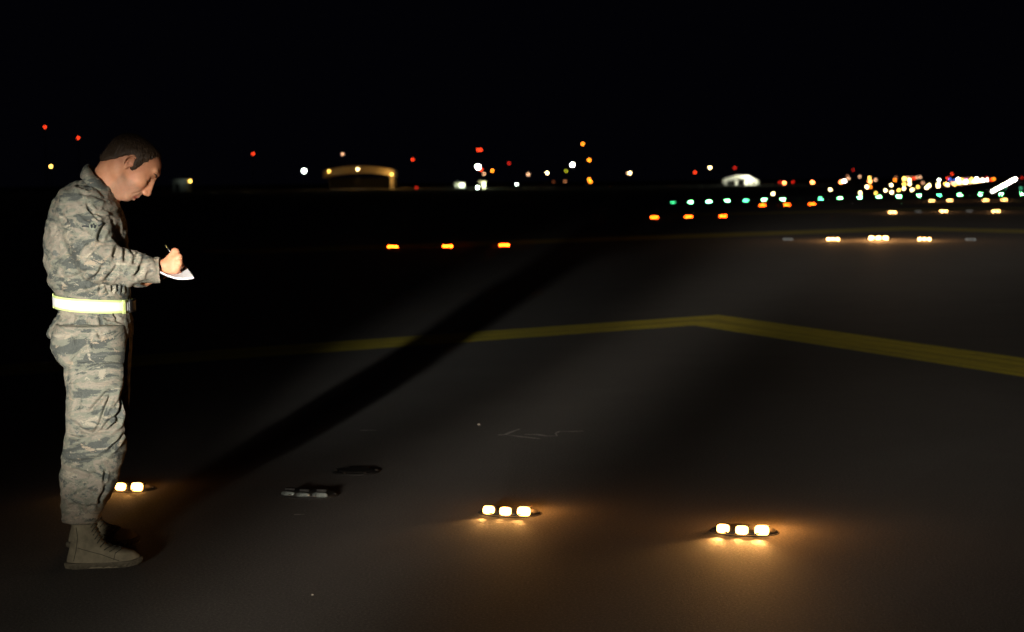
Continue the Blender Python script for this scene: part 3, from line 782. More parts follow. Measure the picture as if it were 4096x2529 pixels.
# notebook and pen
def nb_pt(u, v):   # u along near edge 0..1, v from near edge to far edge
    A = W(642, 1091, 7.04); B = W(774, 1112, 7.05); Cc = W(735, 1059, 7.24); Dd = W(610, 1046, 7.24)
    p = (A*(1-u)+B*u)*(1-v)+(Dd*(1-u)+Cc*u)*v
    return p - np.array([0, 0, .014*math.sin(PI*u)*(1-.3*v)])
nbC = nb_pt(.5, .5)
def page_block(name, mat, parent, z0, z1, grow=0):
    vs = []; fs = []; nu, nvv = 14, 6
    for l in (z0, z1):
        for i in range(nu+1):
            for j in range(nvv+1):
                u = -grow+(1+2*grow)*i/nu; v = -grow+(1+2*grow)*j/nvv
                nrm = np.array([.1, -.35, .93]); vs.append(nb_pt(u, v)+nrm*l-nbC)
    S = (nu+1)*(nvv+1)
    for i in range(nu):
        for j in range(nvv):
            a = i*(nvv+1)+j; q = (a, a+nvv+1, a+nvv+2, a+1); fs.append(tuple(reversed(q))); fs.append(tuple(x+S for x in q))
    for i in range(nu):
        a = i*(nvv+1); b = a+nvv+1; fs.append((a, b, b+S, a+S)); a += nvv; b += nvv; fs.append((b, a, a+S, b+S))
    for j in range(nvv):
        a = j; fs.append((a+1, a, a+S, a+1+S)); a = nu*(nvv+1)+j; fs.append((a, a+1, a+1+S, a+S))
    return mesh_obj(name, vs, fs, mat, parent, False)
note = empty('notebook', nbC)
tag(note, 'small open notebook with bright white pages held under the writing hand', 'notebook')
page_block('pages', paper_m, note, 0, .005); page_block('cover', cover_m, note, -.0025, -.0006, .012)
pen = empty('pen', W(731, 1076, 7.155)); pb = np.array(pen.location)
tag(pen, 'slim black pen gripped in the fist above the notebook', 'pen')
tip = W(733, 1080, 7.155); end = W(661, 980, 7.115)
tube('barrel', [tip+(end-tip)*t_-pb for t_ in (.12, .2, .6, 1)], [.0028, .0042, .0042, .0042], pen_m, pen)
tube('nib', [tip-pb, tip+(end-tip)*.12-pb], [.0006, .0028], brass_m, pen)
tube('clip', [tip+(end-tip)*.98-pb+np.array([0, -.006, .002]), tip+(end-tip)*.80-pb+np.array([0, -.0055, .002])], .0014, brass_m, pen)

# ------------------------------------------------------------------ the airfield
AX = np.array([.281, .9597]); PX = np.array([.9597, -.281]); RZ = -math.atan2(.281, .9597)
O0 = G(735*1.6727, 1180*1.6727)[:2]      # a point on the centre line
def AP(a, p, z=0.0):                      # along / across the runway axis
    q = O0+AX*a+PX*p; return (q[0], q[1], z)
def sheet(name, pts, mat, z, label=None):
    o = mesh_obj(name, [(p[0], p[1], z) for p in pts], [tuple(range(len(pts)))], mat); tag(o, label, None, None, 'structure'); return o
sheet('ground', [(-4000, -400), (4000, -400), (4000, 4500), (-4000, 4500)], grassm, -.012)
sheet('overrun_pavement', [AP(-60, -42)[:2], AP(-60, 42)[:2], AP(122, 42)[:2], AP(122, -42)[:2]], asphalt, 0)
sheet('runway', [AP(122, -30)[:2], AP(122, 42)[:2], AP(2500, 42)[:2], AP(2500, -30)[:2]], asphalt, -.004)
sheet('concrete_strip', [tuple(G(x*1.0, y)[:2]) for x, y in ((2950, 808), (3960, 766), (3960, 757), (2950, 797))], concrete, .004)
def painted(name, L, apex, R, wd, label):
    vs = []; fs = []; uv = []
    P = [np.array(L), np.array(apex), np.array(R)]; dist = 0; ring = []
    d1 = (P[1]-P[0])/np.linalg.norm(P[1]-P[0]); d2 = (P[2]-P[1])/np.linalg.norm(P[2]-P[1])
    n1 = np.array([-d1[1], d1[0]]); n2 = np.array([-d2[1], d2[0]]); nm = (n1+n2); nm = nm/(nm@nm)*2
    for p, n_, L_ in ((P[0], n1, 0), (P[1], nm, np.linalg.norm(P[1]-P[0])), (P[2], n2, np.linalg.norm(P[1]-P[0])+np.linalg.norm(P[2]-P[1]))):
        ring.append((p+n_*wd/2, p-n_*wd/2, L_))
    for a, b, L_ in ring: vs += [(a[0], a[1], .004), (b[0], b[1], .004)]
    o = mesh_obj(name, vs, [(0, 1, 3, 2), (2, 3, 5, 4)], yellow); me = o.data; ul = me.uv_layers.new(name='uv')
    for lp in me.loops:
        i = lp.vertex_index; ul.data[lp.index].uv = (ring[i//2][2], i % 2)
    tag(o, label, 'road marking', 'yellow chevron stripes painted on the overrun'); return o
def gd(x, y): return G(x*1.6727, y*1.6727)[:2]
A1 = gd(1690, 766); l1 = gd(880, 824); r1 = gd(2449, 879)
painted('chevron_marking', A1+(l1-A1)*5, A1, A1+(r1-A1)*5, .92, 'nearest broad yellow chevron stripe bending at its point in the middle of the pavement')
A2 = gd(2165, 547); l2 = gd(1250, 579); r2 = gd(2449, 553.5)
painted('chevron_marking', A2+(l2-A2)*1.6, A2, A2+(r2-A2)*5, 2.5, 'second yellow chevron stripe just beyond the far row of three lit white lights')
A3 = gd(2350, 498); l3 = gd(1950, 507); r3 = gd(2449, 499)
painted('chevron_marking', A3+(l3-A3)*1.7, A3, A3+(r3-A3)*6, 3.0, 'third and faintest yellow chevron stripe, farthest up the pavement')

def chalk(name, strokes, wd, label, cat):
    vs = []; fs = []; rg = random.Random(2)
    for ln in strokes:
        P = [G(x, y)[:2] for x, y in ln]; pts = []
        for a, b in zip(P[:-1], P[1:]):
            n_ = max(2, int(np.linalg.norm(b-a)/.05)); pts += [a+(b-a)*i/n_ for i in range(n_)]
        pts.append(P[-1]); b0 = len(vs)
        for i, p in enumerate(pts):
            d = pts[min(i+1, len(pts)-1)]-pts[max(0, i-1)]; d = d/(np.linalg.norm(d)+1e-9); n_ = np.array([-d[1], d[0]]); ww = wd*rg.uniform(.3, 1.2)
            vs += [(p[0]+n_[0]*ww/2, p[1]+n_[1]*ww/2, .004), (p[0]-n_[0]*ww/2, p[1]-n_[1]*ww/2, .004)]
        for i in range(len(pts)-1): fs.append((b0+2*i, b0+2*i+1, b0+2*i+3, b0+2*i+2))
    o = mesh_obj(name, vs, fs, chalk_m); tag(o, label, cat); return o
chalk('painted_arrow', [[(1992, 1743), (2020, 1741), (2080, 1749), (2160, 1758)], [(2020, 1741), (2045, 1731), (2078, 1719)],
                        [(2098, 1741), (2150, 1741), (2185, 1747), (2228, 1746), (2222, 1736), (2238, 1728), (2290, 1729), (2335, 1727)]], .028, 'faint chalk arrow drawn on the asphalt, pointing left with a crooked tail', 'road marking')
chalk('scratch_mark', [[(1176, 2062), (1220, 2061)]], .02, 'short pale scuff on the asphalt in front of the nearer unlit light', 'scuff')
chalk('scratch_mark', [[(1440, 1724), (1510, 1724)]], .02, 'thin pale scuff on the asphalt left of the chalk arrow', 'scuff')
def pebble(x, y, s, label):
    bm = bmesh.new(); bm_ball(bm, (0, 0, s*.45), s, 1, (1, .8, .6)); rg = random.Random(int(x))
    for v in bm.verts: v.co *= rg.uniform(.75, 1.2); v.co.z = max(v.co.z, 0)
    o = bm_obj('pebble', bm, stone_m, None, False, tuple(G(x, y))); tag(o, label, 'stone')
pebble(1916, 1702, .014, 'small pale stone on the asphalt left of the chalk arrow tip')
pebble(1250, 2383, .007, 'tiny stone on the asphalt at the bottom, below the unlit lights')

# --- emitting materials
WARM = emis('lit_lens_warm', (1, .44, .10), 15, True)
WARMF = emis('lit_lens_far', (1, .52, .15), 34, True)
REDL = emis('lit_lens_red', (1, .065, .003), 95, False)
GRNL = emis('lit_lens_green', (.13, 1, .22), 330)
GRNM = emis('lit_lens_green_mid', (.10, 1, .34), 80)
GRND = emis('lit_lens_green_dim', (.05, .6, .22), 22)
E_ = {'white': emis('lamp_white', (1, .93, .75), 26), 'coolwhite': emis('lamp_cool_white', (.85, 1, .8), 24), 'warm': emis('lamp_warm_white', (1, .72, .32), 20),
      'yellow': emis('lamp_yellow', (1, .58, .10), 11), 'orange': emis('lamp_orange', (1, .22, .012), 9), 'peach': emis('lamp_peach', (1, .52, .28), 4.2),
      'dimpeach': emis('lamp_dim_peach', (.9, .35, .16), 1.2), 'red': emis('lamp_red', (1, .05, .012), 5.5), 'dimred': emis('lamp_dim_red', (1, .03, .015), 1.4),
      'brightred': emis('lamp_bright_red', (1, .22, .06), 26), 'blue': emis('lamp_blue', (.06, .18, 1), 4.5), 'bluewhite': emis('lamp_blue_white', (.45, .7, 1), 6),
      'olive': emis('lamp_olive', (.5, .5, .02), 2.4), 'brown': emis('lamp_brown', (.7, .25, .09), 1.6), 'dimbrown': emis('lamp_dim_brown', (.5, .13, .04), .5),
      'green': emis('lamp_green', (.08, .7, .35), 2.5), 'magenta': emis('lamp_pink', (1, .4, .6), 9)}

# --- inset approach light: base ring, domed housing, three windows, bolts
def make_inset(lens_mat, detail=True, n=3, sc=1.0, name='inset_light', gap=.086, lit=True):
    root = empty(name)
    if detail:
        bm = bmesh.new(); bm_cyl(bm, (0, 0, 0), .160, .157, .0035, 40); [setattr(v, 'co', Vector((v.co.x*.98, v.co.y*.72+.004, v.co.z))) for v in bm.verts]; bm_obj('base_ring', bm, ring_m, root)
    bm = bmesh.new(); bmesh.ops.create_uvsphere(bm, u_segments=36 if detail else 12, v_segments=16 if detail else 6, radius=1)
    for v in bm.verts:
        x, y, z = v.co; v.co = Vector((x*.150*sc, y*.098*sc+.004, max(0, z)*.030*sc+.002))
        if v.co.y < -.055*sc and detail: v.co.y = -.055*sc+(v.co.y+.055*sc)*.55
    bmesh.ops.remove_doubles(bm, verts=bm.verts, dist=.0005); bm_obj('housing', bm, metal_m, root, True)
    for i in range(n):
        x = (i-(n-1)/2)*gap*sc; bm = bmesh.new(); yy = -.066+.014*abs(i-(n-1)/2)
        bmesh.ops.create_uvsphere(bm, u_segments=20 if detail else 10, v_segments=12 if detail else 6, radius=1)
        for v in bm.verts: v.co = Vector([math.copysign(abs(c)**.62, c)*h_*sc for c, h_ in zip(v.co, (.0285 if lit else .037, .010, .0195 if lit else .011))])
        for v in bm.verts: v.co = Matrix.Rotation(math.radians(-22), 3, 'X') @ v.co
        o = bm_obj('lens', bm, lens_mat, root, True, (x, (yy-(.010 if detail else 0))*sc, (.023 if lit else .015)*sc)); o.scale = (1.12, 1, 1.15) if i == 2 and detail else (1, 1, 1)
        if detail:
            bm = bmesh.new(); bm_box(bm, (0, .024, .012), (.050, .026, .010))
            h = bm_obj('lens_hood', bm, metal_m, root, False, (x, yy*sc, .022))
    if detail:
        for i in range(6):
            th = i*PI/3; bm = bmesh.new(); bm_cyl(bm, (0, 0, 0), .008, .007, .004, 6); bm_obj('bolt', bm, brass_dull, root, False, (.140*math.cos(th), .100*math.sin(th)+.004, .010))
    return root
brass_dull = simple('galvanised_bolt', (.12, .11, .09), .35, .8, .2, 40)
def children(o): return [c for c in bpy.data.objects if c.parent == o]
KIDS = {}
def copy_tree(o):
    if o not in KIDS: KIDS[o] = children(o)
    c = o.copy(); COL.objects.link(c)
    for ch in KIDS[o]:
        d = ch.copy(); COL.objects.link(d); d.parent = c
    return c
USED = set()
def place(proto, loc, label, cat, group, rz=RZ, s=1):
    if proto not in KIDS: KIDS[proto] = children(proto)
    if proto in USED: o = copy_tree(proto)
    else: o = proto; USED.add(proto)
    o.location = tuple(map(float, loc)); o.rotation_euler = (0, 0, rz); o.scale = (s, s, s)
    tag(o, label, cat, group); return o
def lamp(name, loc, e, col, r=.03, parent=None):
    l = bpy.data.lights.new(name, 'POINT'); l.energy = e; l.color = col; l.shadow_soft_size = r
    o = bpy.data.objects.new(name, l); COL.objects.link(o); o.location = tuple(map(float, loc))
    if parent: o.parent = parent
    return o
def beam(par, loc, e):
    l = bpy.data.lights.new('beam', 'SPOT'); l.energy = e; l.color = (1, .46, .12); l.shadow_soft_size = .012; l.spot_size = math.radians(95); l.spot_blend = .9
    o = bpy.data.objects.new('beam', l); COL.objects.link(o); o.parent = par; o.location = loc
    o.rotation_euler = Vector((-.12, -1, -.02)).to_track_quat('-Z', 'Y').to_euler()
GRP = 'inset approach lights in rows across the pavement'
p_on = make_inset(WARM); p_off = make_inset(glass_off, lit=False)
near = [((512, 1946), p_on, 'lit inset light half hidden behind the lower leg of the standing person', .1),
        ((1235, 1972), p_off, 'large unlit glassy inset light on the asphalt between the person and the middle lit light', 0),
        ((2040, 2044), p_on, 'lit warm inset light with three windows, middle of the near row', 1.0),
        ((2978, 2119), p_on, 'brightest lit inset light, right end of the near row', 2.4)]
for (x, y), pr, lab, e in near:
    g_ = G(x, y+9); o = place(pr, g_, lab, 'ground light', GRP)
    if e:
        d = np.array([-.28, -.96, 0])
        eb = max(e, .25); beam(o, (-.09, -.135, .022), 2.0*eb); beam(o, (0, -.14, .022), 1.2*eb); beam(o, (.09, -.135, .026), 2.4*eb)
        lamp('glow_fill', (.09, .09, .13), 3.1*e, (1, .38, .08), .03, o)  # added point light above the fixture, imitates bloom as glow on the asphalt
bm = bmesh.new(); bm_cyl(bm, (0, 0, 0), .13, .125, .008, 36); bm_cyl(bm, (0, 0, .008), .095, .085, .006, 36)
for i in range(6): bm_cyl(bm, (.11*math.cos(i*PI/3), .11*math.sin(i*PI/3), .008), .009, .008, .006, 6)
o = bm_obj('ground_lid', bm, metal_m, None, False, tuple(G(1425, 1888))); tag(o, 'small round metal lid in the asphalt behind the nearer unlit light', 'cover')

pf_on = make_inset(WARMF, False); pf_off = make_inset(emis('unlit_lens_glint_glow', (.8, .85, .8), .35), False)  # weak emission on the unlit lenses stands in for glints
farw = [(3153, 961, 0, 'faint unlit light at the left end of the far row of five'), (3333, 962, 1, 'left of the three lit white lights in the far row of five'),
        (3515, 960, 2, 'glaring lit white light in the middle of the far row of five'), (3698, 962, 1, 'right of the three lit white lights in the far row of five'),
        (3883, 962, 0, 'faint unlit light with three glints at the right end of the far row of five'),
        (3570, 852, 1, 'left lit white light of the row just past the second chevron'), (3673, 849, 0, 'faint unlit light between the left and middle lit lights past the second chevron'),
        (3775, 848, 1, 'middle lit white light of the row just past the second chevron'), (3878, 847, 0, 'faint unlit light between the middle and right lit lights past the second chevron'),
        (3984, 848, 1, 'right lit white light of the row just past the second chevron'),
        (3728, 806, 1, 'first lit white light from the left in the row just before the green lights'), (3799, 804, 1, 'second lit white light from the left in the row just before the green lights'),
        (3943, 803, 1, 'third lit white light from the left in the row just before the green lights'), (4017, 802, 1, 'fourth lit white light from the left in the row just before the green lights')]
for x, y, k, lab in farw:
    g_ = G(x, y); o = place(pf_on if k else pf_off, g_, lab, 'ground light', GRP, RZ, 2.0 if k == 2 else 1.3 if k else 1.0)
    if k: lamp('glow_fill', (0, -.08, .16), (26 if y > 900 else 24)*(3.5 if k == 2 else 1), (1, .46, .14), .05, o)  # added light over each lit fixture for a warm halo on the ground
pr_ = make_inset(REDL, False, 3, 1.0)
ordn = ['left', 'middle', 'right']
for row, (desc, pts) in enumerate((('nearest row of three, far right of the person', [(1574, 991), (1793, 989), (2019, 985)]), ('second row of three, in front of the green lights', [(2618, 872.5), (2755, 870), (2893, 867)]),
                                   ('third row of three, overlapping the green lights', [(3051, 823.5), (3148, 821.6), (3248.5, 818.6)]))):
    for q, (x, y) in enumerate(pts): place(pr_, G(x, y), '%s orange-red ground light of the %s' % (ordn[q], desc), 'ground light', 'orange-red side row lights', RZ, 1.0+.15*row)
gp = {0: make_inset(GRNL, False, 2, 1.0, gap=.13), 1: make_inset(GRNM, False, 2, 1.0, gap=.13), 2: make_inset(GRND, False, 2, 1.0, gap=.13)}
ON = ['first', 'second', 'third', 'fourth', 'fifth', 'sixth', 'seventh', 'eighth', 'ninth', 'tenth', 'eleventh', 'twelfth', 'thirteenth', 'fourteenth', 'fifteenth', 'sixteenth', 'seventeenth', 'eighteenth', 'nineteenth', 'twentieth',
      'twenty-first', 'twenty-second', 'twenty-third', 'twenty-fourth', 'twenty-fifth', 'twenty-sixth', 'twenty-seventh', 'twenty-eighth', 'twenty-ninth', 'thirtieth', 'thirty-first', 'thirty-second', 'thirty-third', 'thirty-fourth', 'thirty-fifth', 'thirty-sixth']
greens = [(2693, 812, 2), (2763, 810, 0), (2836, 808, 0), (2909, 806, 0), (2983.5, 803.6, 1), (3056, 801, 0), (3131, 800, 0), (3283, 797, 1), (3360, 795, 0), (3438, 792.5, 0), (3516, 790, 0), (3596, 788, 0), (3676, 785, 0), (3757, 783, 1), (3839, 781, 0), (3921, 779, 0), (4005, 778, 0), (4090, 778, 0)]
for q, (x, y, k) in enumerate(greens):
    place(gp[k], G(x, y, .03), '%sgreen ground light, %s from the left in the long green row' % ({0: 'bright ', 1: 'paler ', 2: 'dim '}[k], ON[q]), 'ground light', 'green threshold lights in one row', RZ, 1.25)

# --- lamps on short posts and on masts
def ico(r, sub=1):
    bm = bmesh.new(); bmesh.ops.create_icosphere(bm, subdivisions=sub, radius=r); return bm
LM = {}
def lamp_mesh(col):
    if col not in LM:
        bm = ico(1.0, 2); me = bpy.data.meshes.new('lamp_globe'); bm.to_mesh(me); bm.free(); me.materials.append(E_[col])
        for p in me.polygons: p.use_smooth = True
        LM[col] = me
    return LM[col]
def mk_post():
    bm = bmesh.new(); bm_cyl(bm, (0, 0, 0), .5, .35, 1.0, 8); me = bpy.data.meshes.new('post'); bm.to_mesh(me); bm.free(); me.materials.append(dark_metal); return me
POST = mk_post()
for m_ in E_.values(): m_.node_tree.nodes['Principled BSDF'].inputs['Emission Strength'].default_value *= 1.7
def light_at(x, y, col, D, size, name, label, cat, group=None):
    """lamp on a post or mast: D = distance; None puts it at the ground point seen there"""
    if D is None:
        g_ = G(x, y); D = min(g_[1], 1500.0)
    P = W(x, y, D); r = size/2/4*D/1740*1.0
    z = P[2]
    if z < r+.05: z = r+.05
    root = empty(name, (P[0], P[1], 0)); tag(root, label, cat, group)
    o = bpy.data.objects.new('lamp', lamp_mesh(col)); COL.objects.link(o); o.parent = root; o.location = (0, 0, z); o.scale = (r, r, r)
    hgt = z-r*.9
    if hgt > .05:
        o = bpy.data.objects.new('mast' if hgt > 3 else 'post', POST); COL.objects.link(o); o.parent = root; wd = min(.3, .06+.012*hgt); o.scale = (wd, wd, hgt)
    return root
L = light_at
SZ = 6.0
OBS = 'obstruction light'; ML = 'lamp mast'
L(180, 509, 'red', 620, SZ, 'obstruction_light', 'red light high on a mast, highest light at the far left edge', OBS)
L(313, 552, 'red', 640, SZ, 'obstruction_light', 'red light on a mast just left of the bowed head, second from the left edge', OBS)
L(204, 666, 'yellow', 430, 7.5, 'lamp_mast', 'pale yellow light low at the far left, behind the back of the person', ML)
L(1013, 616, 'red', 640, SZ, 'obstruction_light', 'lone red light on a mast right of the bowed head', OBS)
L(761, 725, 'yellow', 395, 6.5, 'wall_lamp', 'small yellow lamp before the bowed face, at the end of a dim wall', 'wall lamp')
L(1216, 684, 'coolwhite', 430, 13, 'floodlight_mast', 'large greenish white floodlight left of the orange-lit hangar', ML)
L(1316, 686, 'yellow', 446, SZ, 'lamp_mast', 'orange-yellow lamp at the left end of the hangar roof', ML)
L(1370, 617, 'peach', 470, SZ, 'lamp_mast', 'pale lamp on a pole above the left half of the hangar roof', ML)
L(1431, 677, 'warm', 443, SZ, 'lamp_mast', 'warm lamp in front of the middle of the hangar roof', ML)
L(1567, 698, 'yellow', 440, SZ, 'lamp_mast', 'yellow lamp at the right end of the hangar, above its lit end wall', ML)
L(1650, 639, 'red', 700, SZ, 'obstruction_light', 'red light on a mast above and right of the hangar', OBS)
L(1666, 755, 'dimred', None, SZ, 'edge_light', 'dim red light low on the ground just right of the hangar', 'edge light')
L(1912, 600, 'red', 760, SZ+.5, 'obstruction_light', 'left light of the close red pair above the glaring white floodlight', OBS)
L(1923, 600, 'red', 764, SZ+.5, 'obstruction_light', 'right light of the close red pair above the glaring white floodlight', OBS)
L(1912, 668, 'white', 520, 16, 'floodlight_mast', 'glaring warm white floodlight below the close red pair', ML)
L(1924, 679, 'red', 560, 8, 'obstruction_light', 'red lamp partly hidden behind the glaring floodlight', OBS)
L(1936, 696, 'peach', 540, SZ, 'lamp_mast', 'peach lamp just under the glaring floodlight', ML)
L(1969, 683, 'orange', 560, SZ+1, 'lamp_mast', 'orange lamp right beside the glaring floodlight', ML)
L(2036, 654, 'dimred', 720, SZ+1, 'obstruction_light', 'dark red light between the two glaring floodlights', OBS)
L(2113, 698, 'peach', 600, SZ+1, 'lamp_mast', 'peach lamp low in the middle of the skyline, left of a yellow one', ML)
L(2189, 692, 'warm', 600, SZ+.5, 'lamp_mast', 'warm yellow lamp low between the peach lamp and the second floodlight', ML)
L(2067, 740, 'coolwhite', None, SZ-1, 'edge_light', 'greenish white light low on the ground right of the pair of lit cabins', 'edge light')
L(2331, 576, 'orange', 620, SZ+1.3, 'lamp_mast', 'highest orange light in the middle of the skyline', ML)
L(2357, 641, 'orange', 600, SZ+1.7, 'lamp_mast', 'large orange light below the highest orange one', ML)
L(2290, 660, 'white', 560, 12, 'floodlight_mast', 'second glaring white floodlight, left of the column of orange lights', ML)
L(2264, 684, 'olive', 640, SZ+.5, 'lamp_mast', 'dull olive-green light left below the second floodlight', ML)
L(2260, 726, 'brown', 640, SZ, 'lamp_mast', 'dull brown light under the olive one', ML)
L(2214, 728, 'dimbrown', 660, SZ, 'lamp_mast', 'barely visible brown light left of the dull brown one', ML)
L(2357, 718, 'orange', 600, SZ+1.2, 'lamp_mast', 'upper light of the touching orange pair at the bottom of the orange column', ML)
L(2362, 727, 'orange', 604, SZ+1, 'lamp_mast', 'lower light of the touching orange pair at the bottom of the orange column', ML)
L(2512, 693, 'peach', 700, SZ, 'lamp_mast', 'left half of a touching pair of yellow lamps standing alone right of the orange column', ML)
L(2520, 693, 'warm', 690, SZ, 'lamp_mast', 'brighter right half of the touching pair of yellow lamps right of the orange column', ML)
L(2780, 690, 'red', 760, SZ, 'obstruction_light', 'red light left of the small bright white shed', OBS)
L(2840, 671, 'warm', 700, SZ+.5, 'lamp_mast', 'warm lamp high left of the small bright white shed', ML)
L(2839, 717, 'bluewhite', None, 5, 'edge_light', 'bluish white light straight below the warm lamp left of the white shed', 'edge light')
L(2939, 672, 'dimred', 800, SZ+1, 'obstruction_light', 'dim red light above the small bright white shed', OBS)
L(3119, 733, 'dimred', None, SZ, 'edge_light', 'dim red light touching the left side of the bright red one nearest the shed', 'edge light')
L(3137, 736, 'brightred', None, SZ+.8, 'edge_light', 'first bright red light right of the white shed', 'edge light')
L(3172, 732, 'dimred', None, SZ, 'edge_light', 'dim red light right of the first bright red one', 'edge light')
L(3250, 734, 'brightred', None, SZ+1.5, 'edge_light', 'isolated glaring red light above the green row', 'edge light')
L(3364, 733, 'brightred', None, SZ+1.5, 'edge_light', 'bright red light touching a big white one above the green row', 'edge light')
L(3377, 730, 'white', None, 8, 'edge_light', 'big white light touching the bright red one above the green row', 'edge light')
L(3092, 781, 'warm', None, SZ+.5, 'edge_light', 'lone warm light just above the left part of the green row', 'edge light')
L(3321, 763, 'warm', None, SZ, 'edge_light', 'lone warm light between the glaring red lights and the green row', 'edge light')
L(3441, 777, 'warm', None, SZ, 'edge_light', 'warm light sitting right on top of a bright green one', 'edge light')
L(3503, 777, 'yellow', None, SZ-1, 'edge_light', 'yellow light just above and left of a bright green one', 'edge light')
L(3542, 767, 'warm', None, SZ, 'edge_light', 'warm light in the sloping chain above the green row, left end', 'edge light')
L(3567, 775, 'warm', None, SZ+.5, 'edge_light', 'warm light closest above the green row, under the left yellow cluster', 'edge light')
L(3565, 745, 'warm', None, SZ, 'edge_light', 'warm light at the lower left of the yellow cluster', 'edge light')
L(3595, 766, 'yellow', None, SZ, 'edge_light', 'yellow light right above the twelfth green one', 'edge light')
L(3468, 752.5, 'warm', None, SZ+1, 'edge_light', 'warm light under the bright red one, left of an orange one', 'edge light')
L(3481, 753, 'orange', None, SZ, 'edge_light', 'orange light touching the warm one under the bright red light', 'edge light')
L(3480, 731, 'brightred', None, SZ+1.5, 'edge_light', 'bright red light with a yellow one on top of it', 'edge light')
L(3477, 712, 'yellow', 900, SZ, 'lamp_mast', 'yellow light directly on top of the bright red one', ML)
L(3502.5, 721, 'peach', 900, SZ, 'lamp_mast', 'peach light right of the bright red and yellow pair', ML)
L(3438.5, 707, 'peach', 950, SZ-1, 'lamp_mast', 'small peach light left of the bright red and yellow pair', ML)
L(3394, 714, 'peach', 900, SZ-.5, 'lamp_mast', 'peach light just up and right of the big white light', ML)
L(3390, 705, 'dimpeach', 900, SZ-1, 'lamp_mast', 'dim brownish light above the peach one near the big white light', ML)
L(3413, 680, 'dimred', 950, SZ-1, 'obstruction_light', 'small dim red light high above the big white one', OBS)
C1 = [(3579, 724, 'orange', 'orange light at the left of the yellow cluster', 6), (3584, 710, 'dimpeach', 'dim peach light above the orange one at the left of the yellow cluster', 5), (3617, 721, 'yellow', 'largest yellow light at the top of the cluster', 9.5),
      (3617, 742, 'yellow', 'yellow light right under the largest yellow one', 6.5), (3615, 759, 'warm', 'warm light at the foot of the yellow column in the cluster', 6), (3631, 711, 'peach', 'peach light right of the top of the largest yellow one', 5),
      (3646.5, 709, 'dimpeach', 'dim peach light in the top of the cluster', 5), (3656, 718, 'red', 'red light in the upper middle of the cluster', 6), (3668, 710, 'peach', 'left of the two peach lights at the top right of the cluster', 5),
      (3681.5, 709, 'peach', 'right of the two peach lights at the top right of the cluster', 5), (3638, 724, 'warm', 'upper warm white light right of the largest yellow one', 6), (3639, 740, 'warm', 'lower warm white light right of the largest yellow one', 6),
      (3648.5, 764, 'warm', 'warm light below the cluster, just above the green row', 6), (3671.5, 752, 'yellow', 'yellow light at the lower right of the cluster', 5.5), (3692, 735, 'peach', 'peach light alone at the right of the cluster', 4.5),
      (3683, 737, 'dimbrown', 'faint brown light touching the lone peach one right of the cluster', 4.5), (3707, 756, 'warm', 'lower light of the slanting warm pair between the cluster and the long string', 6.5), (3716, 746.5, 'warm', 'upper light of the slanting warm pair between the cluster and the long string', 6.5),
      (3753, 742, 'warm', 'upper light of the upright warm pair left of the long string', 6), (3753, 750, 'warm', 'lower light of the upright warm pair left of the long string', 6), (3756, 723.5, 'white', 'white light above the upright warm pair', 5),
      (3782, 740, 'yellow', 'left light of the wide yellow pair at the start of the long string', 6.5), (3790, 744, 'warm', 'right light of the wide yellow pair at the start of the long string', 6),
      (3808, 696, 'red', 'red light high above the left end of the long string', 4.5), (3790, 717, 'red', 'red light above the wide yellow pair', 5), (3800, 721, 'blue', 'left blue light at the start of the long string', 5), (3820, 724, 'blue', 'middle blue light above the long string', 5),
      (3864, 722, 'blue', 'right blue light, among the long string', 4), (3947.5, 722, 'white', 'white light just right of the long string', 5), (3965, 723.5, 'red', 'red light touching the orange one right of the long string', 5),
      (3974, 720, 'orange', 'orange light at the right of the long string', 6), (3947.5, 711, 'dimred', 'dim red light above the white one right of the long string', 4), (4088, 715, 'dimred', 'dim red light near the right edge of the photo', 5),
      (4020.5, 757, 'green', 'small dim green light under the bright slanting string', 3.5), (4083, 758, 'green', 'small pale green light near the right edge', 5)]
for x, y, c, lab, s in C1:
    hi_ = y < 714
    L(x, y, c, 950 if hi_ else None, s, 'lamp_mast' if hi_ else 'edge_light', lab, ML if hi_ else 'edge light')
st_ = [(1155, 345, 'peach'), (1180, 350, 'peach'), (1205, 368, 'yellow'), (1240, 330, 'yellow'), (1265, 275, 'white'), (1262, 345, 'yellow'), (1290, 335, 'warm'), (1320, 370, 'dimpeach'), (1335, 280, 'yellow'), (1340, 315, 'yellow'), (1362, 330, 'yellow'),
       (1385, 335, 'warm'), (1410, 300, 'magenta'), (1415, 330, 'warm'), (1445, 260, 'dimpeach'), (1460, 310, 'yellow'), (1490, 340, 'peach'), (1510, 275, 'yellow'), (1520, 310, 'yellow'), (1550, 318, 'warm'), (1575, 300, 'yellow'), (1600, 270, 'white'), (1612, 310, 'warm'), (1640, 300, 'yellow'), (1665, 305, 'yellow'), (1700, 275, 'peach'), (1705, 298, 'white')]
for q, (x, y, c) in enumerate(st_):
    cn = {'warm': 'warm white', 'peach': 'peach', 'dimpeach': 'dim brownish', 'magenta': 'pinkish'}.get(c, c)
    L(3550+x/4.485, 660+y/4.485, c, None, 6 if c != 'white' else 7, 'runway_edge_light', '%s light, %s from the left in the dense level string at far right' % (cn, ON[q]), 'edge light', 'dense level string of runway lights')
a_ = np.array(G(3971, 771)[:2]); b_ = np.array(G(4062, 720)[:2]); n_ = 34
for i in range(n_):
    # evenly spaced on the ground along the runway
    q = a_+(b_-a_)*(i/(n_-1)); px_, py_ = project(np.array([q[0], q[1], 0.0]))
    L(px_, py_, 'white', q[1], 7.2, 'centreline_light', 'white light in the slanting string at far right, %s from its near end' % ON[i], 'runway light', 'slanting string of white runway lights')
